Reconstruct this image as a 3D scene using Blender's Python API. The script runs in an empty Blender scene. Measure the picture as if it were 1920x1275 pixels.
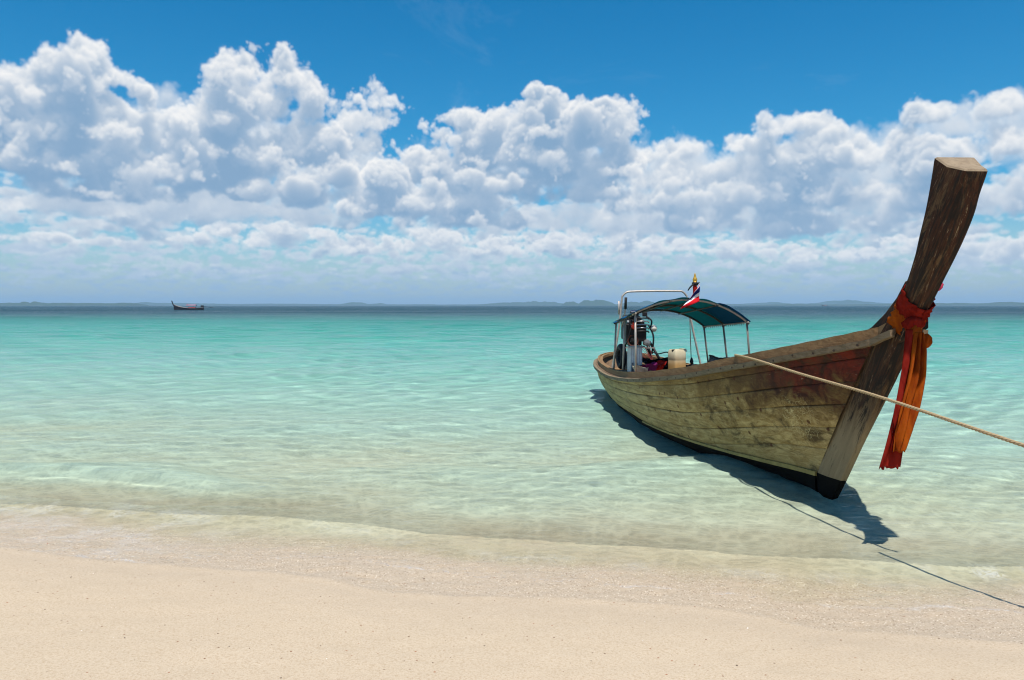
import bpy, math, random
import numpy as np
from mathutils import Vector, Matrix
R = math.radians
scene = bpy.context.scene
COL = scene.collection

# ------------------------------------------------------------------ camera
EYE = 1.8                       # eye height above the water
camd = bpy.data.cameras.new('camera'); cam = bpy.data.objects.new('camera', camd); COL.objects.link(cam)
cam.location = (0, 0, EYE); cam.rotation_euler = (R(90), 0, 0)
camd.sensor_width = 36; camd.lens = 26.25; camd.shift_y = -0.0339
camd.clip_start = .05; camd.clip_end = 60000
scene.camera = cam

# ------------------------------------------------------------------ light, exposure
SUN_EL, SUN_AZ = 70.5, 175.0    # azimuth clockwise from +Y: high, behind the viewer
sd = bpy.data.lights.new('sun', 'SUN'); so = bpy.data.objects.new('sun', sd); COL.objects.link(so)
sd.energy = 5.0; sd.angle = R(.7); sd.color = (1, .96, .9); sd.cycles.is_caustics_light = True
d = Vector((math.sin(R(SUN_AZ))*math.cos(R(SUN_EL)), math.cos(R(SUN_AZ))*math.cos(R(SUN_EL)), math.sin(R(SUN_EL))))
so.rotation_euler = d.to_track_quat('Z', 'Y').to_euler()
vs = scene.view_settings
vs.view_transform = 'Standard'; vs.look = 'None'; vs.exposure = 0.2; vs.gamma = 1; vs.use_curve_mapping = False
cy = scene.cycles
cy.filter_width = 1.15
cy.max_bounces = 10; cy.diffuse_bounces = 3; cy.glossy_bounces = 3; cy.transparent_max_bounces = 16; cy.volume_bounces = 0
cy.sample_clamp_indirect = 4; cy.use_denoising = True; cy.caustics_reflective = False; cy.caustics_refractive = True

# ------------------------------------------------------------------ sky: cumulus as a small cloud-light simulation, all the way round
SKY_STRENGTH, CLOUD_STRENGTH = .106, .87
F=1400.
def cub(t):
    t2=t*t; t3=t2*t
    return np.stack([(1-3*t+3*t2-t3)/6,(4-6*t2+3*t3)/6,(1+3*t+3*t2-3*t3)/6,t3/6],-1)
def wmat(x,n,wrap):
    i=np.floor(x).astype(int); w=cub(x-i).astype(np.float32)
    M=np.zeros((len(x),n),np.float32); r=np.arange(len(x))
    for j in range(4):
        k=i-1+j
        k=k%n if wrap else np.clip(k,0,n-1)
        np.add.at(M,(r,k),w[:,j])
    return M
def taps(x,n,wrap):
    i=np.floor(x).astype(int); w=cub(x-i).astype(np.float32)
    k=i[:,None]-1+np.arange(4)[None,:]
    return (k%n if wrap else np.clip(k,0,n-1)),w
def inter(P,E,A):
    (ke,we),(ka,wa)=E,A
    Q=P[ke[:,0]]*we[:,0:1]
    for j in (1,2,3): Q+=P[ke[:,j]]*we[:,j:j+1]
    R=np.take(Q,ka[:,0],1)*wa[:,0]
    for j in (1,2,3): R+=np.take(Q,ka[:,j],1)*wa[:,j]
    return R
class Noise:
    def __init__(s,az,el,cell,cell_el,seed,zcell):
        rng=np.random.default_rng(seed)
        nx=max(4,int(round(360/cell))); ny=int(34/cell_el)+6
        s.zc=zcell; nz=int(4/zcell)+7
        s.A=taps(az/360*nx,nx,True); s.E=taps((el+4)/cell_el,ny,False)
        # a column hash keeps the lattice the same whatever part of it is asked for
        cols=np.unique(s.A[0]); s.A=(np.searchsorted(cols,s.A[0]),s.A[1])
        big=rng.random((nz,ny,257),dtype=np.float32)
        mix=np.random.default_rng(seed+7).integers(0,257,nx)
        sh=np.random.default_rng(seed+9).integers(0,nz,nx)
        s.L=np.stack([np.roll(big[:,:,mix[c]],sh[c],0) for c in cols],-1)*3.6-1.8
    def at(s,z):
        t=(z+2)/s.zc+1; i=int(np.floor(t)); w=cub(np.float32(t-i)).astype(np.float32)
        P=w[0]*s.L[i-1]+w[1]*s.L[i]+w[2]*s.L[i+1]+w[3]*s.L[i+2]
        return inter(P,s.E,s.A)
def px(x,y):
    a=np.degrees(np.arctan((x-960)/F)); return a,np.degrees(np.arctan((572.5-y)*np.cos(np.radians(a))/F))
DEG=np.degrees(1/F)
def bank(az,el,blobs,cells,seed,K=14,amp=1.6,kz=1.2,dens=9.,flat=1.,thr=0.,decay_deg=3.2,floor=None,rough=.66,soft=1.8,off=.22,c1=1.05,c2=.24):
    H,W=len(el),len(az)
    a=((az+180)%360)-180
    A=a[None,:].astype(np.float32); E=el[:,None].astype(np.float32)
    ms=[]
    q4=4
    ac=np.arange(-2,W//q4+4)*q4; azc=az[0]+(az[1]-az[0])*ac; elc=el[0]+(el[1]-el[0])*np.arange(-2,H//q4+4)*q4
    UA=taps(np.arange(W)/q4+2,len(azc),False); UE=taps(np.arange(H)/q4+2,len(elc),False)
    if blobs is not None:
        A=(((azc+180)%360)-180)[None,:].astype(np.float32); Ec=elc[:,None].astype(np.float32)
        for (ca,ce,ra,re,zc) in blobs:
            d=((A-ca+180)%360)-180
            ee=Ec-ce
            ee=np.where(ee<0,ee/(re*.62),ee/re)
            r=np.sqrt((d/ra)**2+ee**2)
            if r.min()>2.5: continue
            ms.append(((1-r).astype(np.float32)*np.float32(min(1.75,.80+re*.40)),float(zc)))
        if not ms: return np.zeros((H,W),np.float32),np.zeros((H,W),np.float32)
    ns=[(Noise(az,el,c,c*(flat if o<3 else .5+.5*flat),seed+o,max(.08,min(1.2,c/cells[0]*.9))),o) for o,c in enumerate(cells)]
    de=abs(el[1]-el[0])
    trans=np.ones((H,W),np.float32); col=np.zeros((H,W),np.float32); front=np.zeros((H,W),np.float32)
    de=float(de); dk=float(np.exp(-de/decay_deg))
    fl=None
    if floor is not None: fl=np.clip((E-floor[0])/floor[1],-3,0)
    for z in np.linspace(-1,1,K).tolist():
        n=np.zeros((H,W),np.float32); g=1.
        for N,o in ns:
            v=N.at(z)
            n+=v*.34*g if o==0 else (np.abs(v)*1.5-.45)*g
            g*=rough
        if blobs is not None:
            f=np.full(A.shape[1:] and (len(elc),len(azc)),-4,np.float32)
            for m,zc in ms:
                q=m-np.float32(kz*(z-zc*.6)**2)
                s=np.maximum(.3-np.abs(f-q),0)
                f=np.maximum(f,q)+s*s/1.2
            f=inter(f,UE,UA)+amp*n*.85-off
        else:
            f=amp*n-kz*z*z*.5+thr
        if fl is not None: f=f+fl
        d=np.clip(f*soft,0,1)*np.clip(.55+.5*n,.15,1.6)*dens
        acc=np.zeros(W,np.float32); od=np.empty((H,W),np.float32); dd=d*de
        for i in range(H-1,-1,-1):
            
            acc=acc*dk+dd[i]; od[i]=acc
            acc[1:-1]=.7*acc[1:-1]+.15*(acc[2:]+acc[:-2])
        odt=od*.60+front*.30
        lit=.6*np.exp(-odt*c1)+.4*np.exp(-odt*c2)
        step=2./K
        tr=np.exp(-d*step*1.6); w=trans*(1-tr)
        col+=w*lit; trans*=tr
        front=front*.86+d*step*1.1
    return col,1-trans
def rnd_blobs(seed,e0,e1,n):
    """the same kind of cumulus all the way round, outside the part of the sky in view"""
    r=np.random.default_rng(seed); out=[]
    for k in range(n):
        a=r.uniform(44,316); s=r.uniform(2,6)
        out.append((a,r.uniform(e0,e1),s*r.uniform(.9,1.6),s*.75,r.uniform(-.5,.5)))
    return out
def P(l): 
    o=[]
    for b in l:
        a,e=px(b[0],b[1]); o.append((a,e,b[2]*DEG*np.cos(np.radians(a))**2,b[3]*DEG*np.cos(np.radians(a)),b[4]))
    return o
LEFT=P([(130,165,95,85,.1),(165,108,48,36,.0),(95,130,50,45,.1),(55,185,95,70,.2),(-30,215,90,70,.1),(215,150,40,30,.1),(275,180,50,26,.1),(350,235,110,55,.4),
 (445,140,72,42,.0),(540,150,66,48,.0),(470,190,110,60,-.1),(400,230,90,50,.0),(420,150,38,30,.0),(480,210,120,80,.2),(580,195,40,50,.1),(615,280,60,50,-.3),(640,330,60,45,-.4),
 (180,250,200,70,.1),(470,300,210,60,-.1),(110,310,190,50,-.2),(330,330,230,55,-.3),(500,355,190,38,-.5),(200,365,190,26,-.2),(30,290,40,26,-.6)])
BACK=P([(150,270,280,110,0),(450,290,300,110,.1),(700,350,150,70,.2),(1000,320,260,90,.1),(1350,340,260,80,.2),(1650,320,260,95,.1),(1800,240,110,60,.3),(1920,270,160,110,.1),(400,390,500,60,.2),(1300,410,600,60,.2)])
LOWL=P([(130,385,85,22,.0),(210,395,70,16,.1),(20,385,75,24,.1),(300,405,60,12,0),(395,440,70,20,.2),(470,455,60,16,.1),(520,430,60,14,.2),(330,450,50,12,0),(80,445,70,14,.2),(180,455,80,10,.2)])
SMALL=P([(690,190,58,34,0),(740,195,42,22,.1),(655,235,46,45,0),(715,235,36,22,-.2),(630,190,20,14,.2),(690,275,45,30,.3)])
MID=P([(1100,225,85,35,.0),(1060,215,50,28,.0),(1160,215,40,26,.1),(1000,245,150,48,-.1),(930,240,90,34,.0),(1120,260,90,50,-.1),(895,265,70,30,.1),(1000,300,190,50,.0),(1110,320,120,50,-.1),(950,345,170,34,-.2),(1090,365,130,24,-.2),(820,315,60,36,.3),
 (725,345,70,36,-.3),(820,350,40,26,-.5),(800,385,150,36,-.3),(880,415,120,26,-.3),(690,390,70,34,-.2)])
RIGHT=P([(1490,232,62,30,-.1),(1460,245,60,30,-.1),(1555,250,45,28,.0),(1400,275,90,30,.1),(1300,285,100,30,.2),(1210,300,60,30,.1),(1160,310,60,34,-.2),(1280,340,160,45,.0),(1480,300,160,50,.0),(1620,300,120,40,.1),
 (1400,370,200,45,-.2),(1250,380,120,40,-.3),(1580,370,180,45,-.1),(1760,310,130,55,.2),(1745,215,50,32,.5),(1885,205,75,35,.3),(1900,270,100,50,.2),(1720,380,150,45,-.1),(1890,370,140,50,-.1),(1300,420,150,28,-.3),(1500,425,200,26,-.1),(1990,330,120,80,0)])
LOWR=P([(1080,455,110,24,.0),(950,470,90,18,.1),(1220,465,110,22,.1),(1380,470,120,20,.1),(1560,480,150,20,.1),(1760,465,150,22,.1),(1900,480,120,20,.1),(840,455,80,22,.1),(740,465,60,20,.1),(660,470,60,14,.2),(620,440,50,14,.2)])
WH=np.array((1.0,.985,.965)); SH=np.array((.24,.39,.58)); HZ=np.array((.30,.48,.68))
def sky(az,el):
    H,W=len(el),len(az); E=el[:,None]
    rgb=np.zeros((H,W,3),np.float32); T=np.ones((H,W,1),np.float32)
    def put(l,a,hz,lo=.06,hi=.80,sh=SH):
        nonlocal rgb,T
        l=(l/np.maximum(a,1e-4)); a=a[...,None]
        l=np.clip((l-lo)/(hi-lo),0,1.15)[...,None]**1.0
        c=sh*(1-l)+WH*l
        h=np.clip(hz,0,1)[...,None]
        c=c*(1-h)+HZ*h
        rgb+=T*a*c; T*=1-a
    hz=np.exp(-np.maximum(E,0)/4.0)*np.ones((1,W))
    C=[3.0,1.7,1.0,.58,.34,.2,.12]
    l,al=bank(az,el,LEFT+rnd_blobs(1,6,15,46),C,277); put(l,al,hz*.35+.02)
    l,al=bank(az,el,SMALL,[x*.75 for x in C],31,dens=4.5,amp=1.9,K=10); put(l,al,hz*.4+.08)
    l,al=bank(az,el,MID+rnd_blobs(2,5,12,40),C,51); put(l,al,hz*.4+.04)
    l,al=bank(az,el,RIGHT+rnd_blobs(3,5,12,40),C,71,dens=7.); put(l,al,hz*.45+.07)
    l,al=bank(az,el,BACK,C,131,dens=2.6,amp=1.2,K=10,soft=1.1,off=.1); put(l,al,hz*.4+.14,.05,.92)
    l,al=bank(az,el,LOWL+LOWR+rnd_blobs(4,3,6,40),[x*.6 for x in C],91,dens=7.,amp=1.5,K=10,flat=.6,decay_deg=1.0); put(l,al,hz*.4+.10)
    for tp,bt,c,sd,fl,de,hh,th in ((8.0,4.6,4.0,101,.42,6.,.16,-.42),(5.6,3.0,2.4,121,.36,5.,.32,-.45),(3.9,1.9,1.6,141,.30,4.,.50,-.45),(2.6,1.0,1.0,161,.3,2.6,.70,-.35)):
        wn=np.clip(1.2-np.abs(el-(tp+bt)/2)/((tp-bt)*.6),-2,.35)
        l,al=bank(az,el,None,[c,c*.5,c*.27,c*.15,c*.08],sd,K=10,flat=fl,dens=de,amp=1.3,c1=1.5,c2=.45,kz=1.6,thr=(wn+th).astype(np.float32)[:,None],decay_deg=.5*c*fl)
        put(l,al,hz*.3+hh,.08,.86)
    v=.84*np.exp(-np.maximum(E,0)/7.0)[...,None]*np.ones((1,W,1),np.float32)
    rgb+=T*v*np.array((.27,.45,.63)); T*=1-v
    return rgb,1-T[...,0]

def build_world():
    # fine in the quarter in view, coarser elsewhere, one texture: azimuth 0..360, elevation -1..35
    ppd = 13
    W, H = 360*ppd, 36*ppd
    img = np.zeros((H, W, 4), np.float32)
    el = -1+(np.arange(H)+.5)/ppd
    hf = 40
    az = np.arange(-hf*ppd, hf*ppd)/ppd+.5/ppd
    rgb, al = sky(az, el)
    rows = slice(0, H)
    cols = np.arange(-hf*ppd, hf*ppd) % W
    img[:, cols, :3] = rgb; img[:, cols, 3] = al
    q = 4
    az2 = np.arange(hf*ppd, W-hf*ppd, q)/ppd+.5*q/ppd; el2 = -1+(np.arange(0, H, q)+.5*q)/ppd
    rgb2, al2 = sky(az2, el2)
    big = np.concatenate([rgb2, al2[..., None]], -1)
    big = np.repeat(np.repeat(big, q, 0), q, 1)
    img[:, hf*ppd:hf*ppd+big.shape[1]] = big[:H, :W-2*hf*ppd]
    im = bpy.data.images.new('cloud_field', W, H, alpha=True, float_buffer=True)
    im.colorspace_settings.name = 'Non-Color'; im.alpha_mode = 'CHANNEL_PACKED'
    im.pixels.foreach_set(img.ravel()); im.update(); im.pack()
    w = bpy.data.worlds.new('World'); scene.world = w; w.use_nodes = True
    nt = w.node_tree; N = nt.nodes; L = nt.links; N.clear()
    out = N.new('ShaderNodeOutputWorld')
    st = N.new('ShaderNodeTexSky'); st.sky_type = 'NISHITA'; st.sun_disc = False
    st.sun_elevation = R(SUN_EL); st.sun_rotation = R(SUN_AZ); st.air_density = 1.0; st.dust_density = .25; st.ozone_density = 2.2; st.altitude = 0
    hs = N.new('ShaderNodeHueSaturation'); hs.inputs['Saturation'].default_value = 1.95; hs.inputs['Hue'].default_value = .492; hs.inputs['Value'].default_value = 1.0
    L.new(st.outputs[0], hs.inputs['Color'])
    b1 = N.new('ShaderNodeBackground'); b1.inputs[1].default_value = SKY_STRENGTH; L.new(hs.outputs[0], b1.inputs[0])
    tc = N.new('ShaderNodeTexCoord'); sx = N.new('ShaderNodeSeparateXYZ'); L.new(tc.outputs['Generated'], sx.inputs[0])
    def m(op, a, b=None, c=None):
        n = N.new('ShaderNodeMath'); n.operation = op
        for k, v in enumerate((a, b, c)):
            if v is None: continue
            if isinstance(v, (int, float)): n.inputs[k].default_value = v
            else: L.new(v, n.inputs[k])
        return n.outputs[0]
    azr = m('ARCTAN2', sx.outputs[0], sx.outputs[1])
    u = m('FRACT', m('ADD', m('MULTIPLY', azr, 1/(2*math.pi)), 1.0))
    e = m('MULTIPLY', m('ARCSINE', sx.outputs[2]), 180/math.pi)
    v = m('DIVIDE', m('ADD', e, 1.0), 36.0)
    vc = m('MINIMUM', m('MAXIMUM', v, .001), .999)
    cb = N.new('ShaderNodeCombineXYZ'); L.new(u, cb.inputs[0]); L.new(vc, cb.inputs[1])
    ti = N.new('ShaderNodeTexImage'); ti.image = im; ti.interpolation = 'Cubic'; ti.extension = 'REPEAT'; L.new(cb.outputs[0], ti.inputs[0])
    # thin high wisps, drawn from noise
    tr = N.new('ShaderNodeTexNoise'); tr.inputs['Scale'].default_value = 5; tr.inputs['Detail'].default_value = 9; tr.inputs['Roughness'].default_value = .62; tr.inputs['Distortion'].default_value = .6
    mp = N.new('ShaderNodeMapping'); mp.inputs['Scale'].default_value = (1, 1, 2.4); L.new(tc.outputs['Generated'], mp.inputs[0]); L.new(mp.outputs[0], tr.inputs[0])
    wisp = m('MULTIPLY', m('MAXIMUM', m('SUBTRACT', tr.outputs[0], .60), 0.0), .5)
    b3 = N.new('ShaderNodeBackground'); b3.inputs[0].default_value = (.75, .86, .97, 1); b3.inputs[1].default_value = .8
    mw = N.new('ShaderNodeMixShader'); L.new(wisp, mw.inputs[0]); L.new(b1.outputs[0], mw.inputs[1]); L.new(b3.outputs[0], mw.inputs[2])
    # cloud colour is premultiplied: sky * (1 - alpha) + cloud
    blk = N.new('ShaderNodeBackground'); blk.inputs[0].default_value = (0, 0, 0, 1); blk.inputs[1].default_value = 0
    mx = N.new('ShaderNodeMixShader'); L.new(ti.outputs['Alpha'], mx.inputs[0]); L.new(mw.outputs[0], mx.inputs[1]); L.new(blk.outputs[0], mx.inputs[2])
    b2 = N.new('ShaderNodeBackground'); b2.inputs[1].default_value = CLOUD_STRENGTH; L.new(ti.outputs['Color'], b2.inputs[0])
    ad = N.new('ShaderNodeAddShader'); L.new(mx.outputs[0], ad.inputs[0]); L.new(b2.outputs[0], ad.inputs[1])
    L.new(ad.outputs[0], out.inputs[0])
    w.cycles.sampling_method = 'MANUAL'; w.cycles.sample_map_resolution = 1024
build_world()

# ------------------------------------------------------------------ helpers
def sstep(a, b, x):
    t = np.clip((x-a)/(b-a), 0, 1); return t*t*(3-2*t)
class Lattice:
    """smooth value noise in the plane"""
    def __init__(s, seed): s.T = np.random.default_rng(seed).random((256, 256)).astype(np.float32)*2-1
    def __call__(s, x, y):
        ix = np.floor(x).astype(np.int64); iy = np.floor(y).astype(np.int64); fx = x-ix; fy = y-iy
        fx = fx*fx*fx*(fx*(fx*6-15)+10); fy = fy*fy*fy*(fy*(fy*6-15)+10)
        a = s.T[iy % 256, ix % 256]; b = s.T[iy % 256, (ix+1) % 256]; c = s.T[(iy+1) % 256, ix % 256]; e = s.T[(iy+1) % 256, (ix+1) % 256]
        return (a*(1-fx)+b*fx)*(1-fy)+(c*(1-fx)+e*fx)*fy
def fbm(l, x, y, o=4, g=.5):
    v = 0; a = 1
    for k in range(o): v = v+a*l(x*2**k+k*17.3, y*2**k-k*9.1); a *= g
    return v
def mesh(name, V, Fc, mat=None, parent=None, smooth=True, loc=None):
    me = bpy.data.meshes.new(name); me.from_pydata([tuple(map(float, v)) for v in V], [], [tuple(map(int, f)) for f in Fc]); me.update()
    return link(name, me, mat, parent, smooth, loc)
def grid_mesh(name, P, mat=None, parent=None, smooth=True):
    """P: rows x cols x 3"""
    h, w = P.shape[:2]
    i = (np.arange(h-1)[:, None]*w+np.arange(w-1)[None, :]).ravel()
    q = np.stack([i, i+1, i+w+1, i+w], -1)
    me = bpy.data.meshes.new(name)
    me.vertices.add(h*w); me.vertices.foreach_set('co', P.reshape(-1).astype(np.float32))
    me.loops.add(q.size); me.loops.foreach_set('vertex_index', q.ravel().astype(np.int32))
    me.polygons.add(len(q)); me.polygons.foreach_set('loop_start', (np.arange(len(q))*4).astype(np.int32)); me.polygons.foreach_set('loop_total', np.full(len(q), 4, np.int32))
    me.update(calc_edges=True)
    return link(name, me, mat, parent, smooth)
def link(name, me, mat=None, parent=None, smooth=True, loc=None):
    o = bpy.data.objects.new(name, me); COL.objects.link(o)
    if mat is not None: me.materials.append(mat)
    if smooth: me.polygons.foreach_set('use_smooth', np.ones(len(me.polygons), bool))
    if parent is not None: o.parent = parent
    if loc is not None: o.location = loc
    return o
def tag(o, label=None, cat=None, group=None, kind=None):
    for k, v in (('label', label), ('category', cat), ('group', group), ('kind', kind)):
        if v: o[k] = v
    return o
def thing(name, label, cat, loc=(0, 0, 0), rz=0, group=None):
    o = bpy.data.objects.new(name, None); COL.objects.link(o); o.location = loc; o.rotation_euler = (0, 0, rz); o.empty_display_size = .1
    return tag(o, label, cat, group)
class MB:
    def __init__(s): s.V = []; s.F = []
    def add(s, V, Fc):
        n = len(s.V); s.V += [tuple(map(float, v)) for v in V]; s.F += [tuple(int(i)+n for i in f) for f in Fc]; return s
    def box(s, c, size, rot=None):
        hx, hy, hz = [k/2 for k in size]; M = rot or Matrix.Identity(3)
        V = [M @ Vector((x*hx, y*hy, z*hz))+Vector(c) for x in (-1, 1) for y in (-1, 1) for z in (-1, 1)]
        return s.add(V, [(0, 1, 3, 2), (4, 6, 7, 5), (0, 4, 5, 1), (2, 3, 7, 6), (0, 2, 6, 4), (1, 5, 7, 3)])
    def loft(s, rings, cap=True, closed=True):
        n = len(rings[0]); V = [p for r in rings for p in r]; Fc = []
        for i in range(len(rings)-1):
            for j in range(n if closed else n-1):
                k = (j+1) % n; Fc.append((i*n+j, i*n+k, (i+1)*n+k, (i+1)*n+j))
        if cap and closed: Fc += [tuple(range(n-1, -1, -1)), tuple((len(rings)-1)*n+j for j in range(n))]
        return s.add(V, Fc)
    def tube(s, pts, r, sides=8, cap=True):
        P = [Vector(p) for p in pts]; rings = []; up = None
        for i, p in enumerate(P):
            t = (P[min(i+1, len(P)-1)]-P[max(i-1, 0)]).normalized()
            if up is None:
                up = Vector((0, 0, 1)) if abs(t.z) < .9 else Vector((1, 0, 0))
            a = (up-t*up.dot(t)).normalized(); up = a; b = t.cross(a)
            rr = r[i] if hasattr(r, '__len__') else r
            rings.append([p+a*math.cos(k*math.tau/sides)*rr+b*math.sin(k*math.tau/sides)*rr for k in range(sides)])
        return s.loft(rings, cap)
    def lathe(s, prof, c=(0, 0, 0), axis='z', sides=20):
        rings = []
        for r, h in prof:
            ring = []
            for k in range(sides):
                a = k*math.tau/sides; x, y = r*math.cos(a), r*math.sin(a)
                v = {'z': (x, y, h), 'y': (x, h, -y), 'x': (h, x, y)}[axis]
                ring.append((v[0]+c[0], v[1]+c[1], v[2]+c[2]))
            rings.append(ring)
        return s.loft(rings, True)
    def build(s, name, mat, parent=None, smooth=False, bevel=0, loc=None, auto=None):
        o = mesh(name, s.V, s.F, mat, parent, smooth, loc)
        if bevel:
            m = o.modifiers.new('b', 'BEVEL'); m.width = bevel; m.segments = 2; m.limit_method = 'ANGLE'; m.angle_limit = R(40)
        if auto: o.data.set_sharp_from_angle(angle=R(auto))
        return o
def crom(pts, n):
    """Catmull-Rom through rows of numbers, n samples, uniform in row index"""
    P = np.array(pts, float); k = len(P); u = np.linspace(0, k-1, n); i = np.clip(np.floor(u).astype(int), 0, k-2); t = (u-i)[:, None]
    a = P[np.clip(i-1, 0, k-1)]; b = P[i]; c = P[i+1]; e = P[np.clip(i+2, 0, k-1)]
    return .5*((2*b)+(-a+c)*t+(2*a-5*b+4*c-e)*t*t+(-a+3*b-3*c+e)*t**3)

# ------------------------------------------------------------------ material helpers
class NT:
    def __init__(s, name):
        s.m = bpy.data.materials.new(name); s.m.use_nodes = True; s.t = s.m.node_tree; s.t.nodes.clear()
        s.out = s.t.nodes.new('ShaderNodeOutputMaterial')
    def n(s, typ, props=None, **inp):
        nd = s.t.nodes.new('ShaderNode'+typ)
        for k, v in (props or {}).items(): setattr(nd, k, v)
        for k, v in inp.items():
            key = k.replace('_', ' ')
            sock = nd.inputs[int(k[1:])] if k[0] == 'i' and k[1:].isdigit() else nd.inputs[key]
            s.set(sock, v)
        return nd
    def set(s, sock, v):
        if isinstance(v, bpy.types.NodeSocket): s.t.links.new(v, sock)
        elif isinstance(v, bpy.types.Node): s.t.links.new(v.outputs[0], sock)
        elif isinstance(v, (tuple, list)) and len(v) == 3 and sock.type == 'RGBA': sock.default_value = (*v, 1)
        else: sock.default_value = v
    def math(s, op, a, b=0.0, c=0.0, clamp=False):
        nd = s.t.nodes.new('ShaderNodeMath'); nd.operation = op; nd.use_clamp = clamp
        for k, v in enumerate((a, b, c)): s.set(nd.inputs[k], v)
        return nd.outputs[0]
    def obj(s): return s.n('TexCoord').outputs['Object']
    def geo(s): return s.n('NewGeometry').outputs['Position']
    def scale(s, vec, sc, loc=(0, 0, 0)):
        nd = s.n('Mapping', Vector=vec); nd.inputs['Scale'].default_value = sc; nd.inputs['Location'].default_value = loc; return nd.outputs[0]
    def noise(s, vec, sc, det=4, rough=.55, dist=0.0):
        return s.n('TexNoise', Vector=vec, Scale=sc, Detail=det, Roughness=rough, Distortion=dist).outputs[0]
    def ramp(s, f, stops, ease='LINEAR'):
        nd = s.n('ValToRGB'); cr = nd.color_ramp; cr.interpolation = ease
        while len(cr.elements) < len(stops): cr.elements.new(.5)
        for e, (p, c) in zip(cr.elements, stops):
            e.position = p; e.color = (*c, 1) if hasattr(c, '__len__') else (c, c, c, 1)
        s.set(nd.inputs[0], f); return nd.outputs[0]
    def mix(s, f, a, b, mode='MIX'):
        nd = s.n('Mix', dict(data_type='RGBA', blend_type=mode)); s.set(nd.inputs[0], f); s.set(nd.inputs[6], a); s.set(nd.inputs[7], b); return nd.outputs[2]
    def step(s, a, b, x):
        nd = s.n('MapRange', dict(interpolation_type='SMOOTHSTEP', clamp=True)); s.set(nd.inputs[0], x); s.set(nd.inputs[1], a); s.set(nd.inputs[2], b); return nd.outputs[0]
    def xyz(s, v): return s.n('SeparateXYZ', Vector=v).outputs
    def attr(s, name): return s.n('Attribute', dict(attribute_name=name)).outputs['Fac']
    def bump(s, h, strength=.5, dist=.01, normal=None):
        nd = s.n('Bump', Strength=strength, Distance=dist, Height=h)
        if normal is not None: s.set(nd.inputs['Normal'], normal)
        return nd.outputs[0]
    def bsdf(s, color, rough=.7, normal=None, metal=0.0, spec=.3, **kw):
        nd = s.n('BsdfPrincipled'); s.set(nd.inputs['Base Color'], color); s.set(nd.inputs['Roughness'], rough); s.set(nd.inputs['Metallic'], metal); s.set(nd.inputs['Specular IOR Level'], spec)
        if normal is not None: s.set(nd.inputs['Normal'], normal)
        for k, v in kw.items(): s.set(nd.inputs[k.replace('_', ' ')], v)
        return nd.outputs[0]
    def done(s, surf=None, vol=None):
        if surf is not None: s.set(s.out.inputs['Surface'], surf)
        if vol is not None: s.set(s.out.inputs['Volume'], vol)
        return s.m
def plain(name, color, rough=.6, metal=0.0, spec=.3, var=.35, sc=9.0, bump=.0):
    t = NT(name); o = t.obj(); f = t.noise(o, sc, 5, .6)
    c = t.mix(t.math('MULTIPLY', t.math('SUBTRACT', f, .35), var*2.2, clamp=True), color, tuple(k*.35 for k in color))
    nm = t.bump(t.noise(o, sc*6, 4), bump, .004) if bump else None
    return t.done(t.bsdf(c, rough, nm, metal, spec))

# ------------------------------------------------------------------ beach, sea bed, sea
LA, LB, LC = Lattice(3), Lattice(5), Lattice(8)
def shore(X, Y):
    """metres out to sea from the still-water line"""
    w = .10*LA(X*.55, Y*0+.3)+.05*LB(X*1.6, Y*0+2.3)
    return (Y-(5.10-.205*np.clip(X, -25, 25)+w))/1.03
DEP = np.array([(-60, 4.), (-25, 1.6), (-8, .56), (-5, .40), (-3, .265), (-1.6, .155), (-.9, .098), (-.55, .058), (0, 0), (.5, -.045), (1.2, -.09), (2.5, -.17), (5, -.30), (9, -.47), (15, -.68), (26, -1.05), (45, -1.65), (80, -2.9), (110, -4.4), (160, -7.5), (250, -9.), (400, -10.), (2000, -14.), (20000, -16.)])
def bed_z(X, Y):
    s = shore(X, Y)
    z = np.interp(s, DEP[:, 0], DEP[:, 1])
    near = np.exp(-np.maximum(np.abs(s)-12, 0)/6)
    z = z+near*(.018*fbm(LB, X*.5, Y*.7, 3)+.0035*fbm(LC, X*6, Y*6, 3))
    # ripples on the bed
    z = z+near*sstep(.4, 2, s)*.008*np.sin((Y*.97+.3*X)*11+2.5*LA(X*.8, Y*.8))
    # the little lip of coarse grit where the last swash stopped, and grit thrown up below it
    sw = swash_line(X)
    lip = np.exp(-((s-sw)/.06)**2)
    z = z+.008*lip+.006*fbm(LC, X*14, Y*14, 3, .7)*sstep(sw-.03, sw+.08, s)*(1-sstep(.1, .6, s))
    return z
def swash_line(X):
    return -.66+.10*np.sin(X*1.25+.5)+.10*LA(X*1.1, X*0+7.7)+.04*LB(X*3.1, X*0+1.7)+.0*X
def edge_line(X):
    """where the clear water ends; below it at the left a thin film still drains down the sand"""
    k = sstep(-2.6, -1.0, X)
    return (swash_line(X)+.02)*(1-k)+k*(-.16+.07*LA(X*1.4, X*0+5.5)+.035*LB(X*4.3, X*0+2.2))
def axis(a, b, step, far, grow, lo):
    c = np.arange(a, b+1e-6, step); o = [c[-1]]; k = step
    while o[-1] < far: k *= grow; o.append(o[-1]+k)
    n = [c[0]]; k = step
    while n[-1] > lo: k *= grow; n.append(n[-1]-k)
    return np.concatenate([n[:0:-1], c, o[1:]])
FAR = 11000
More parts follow.
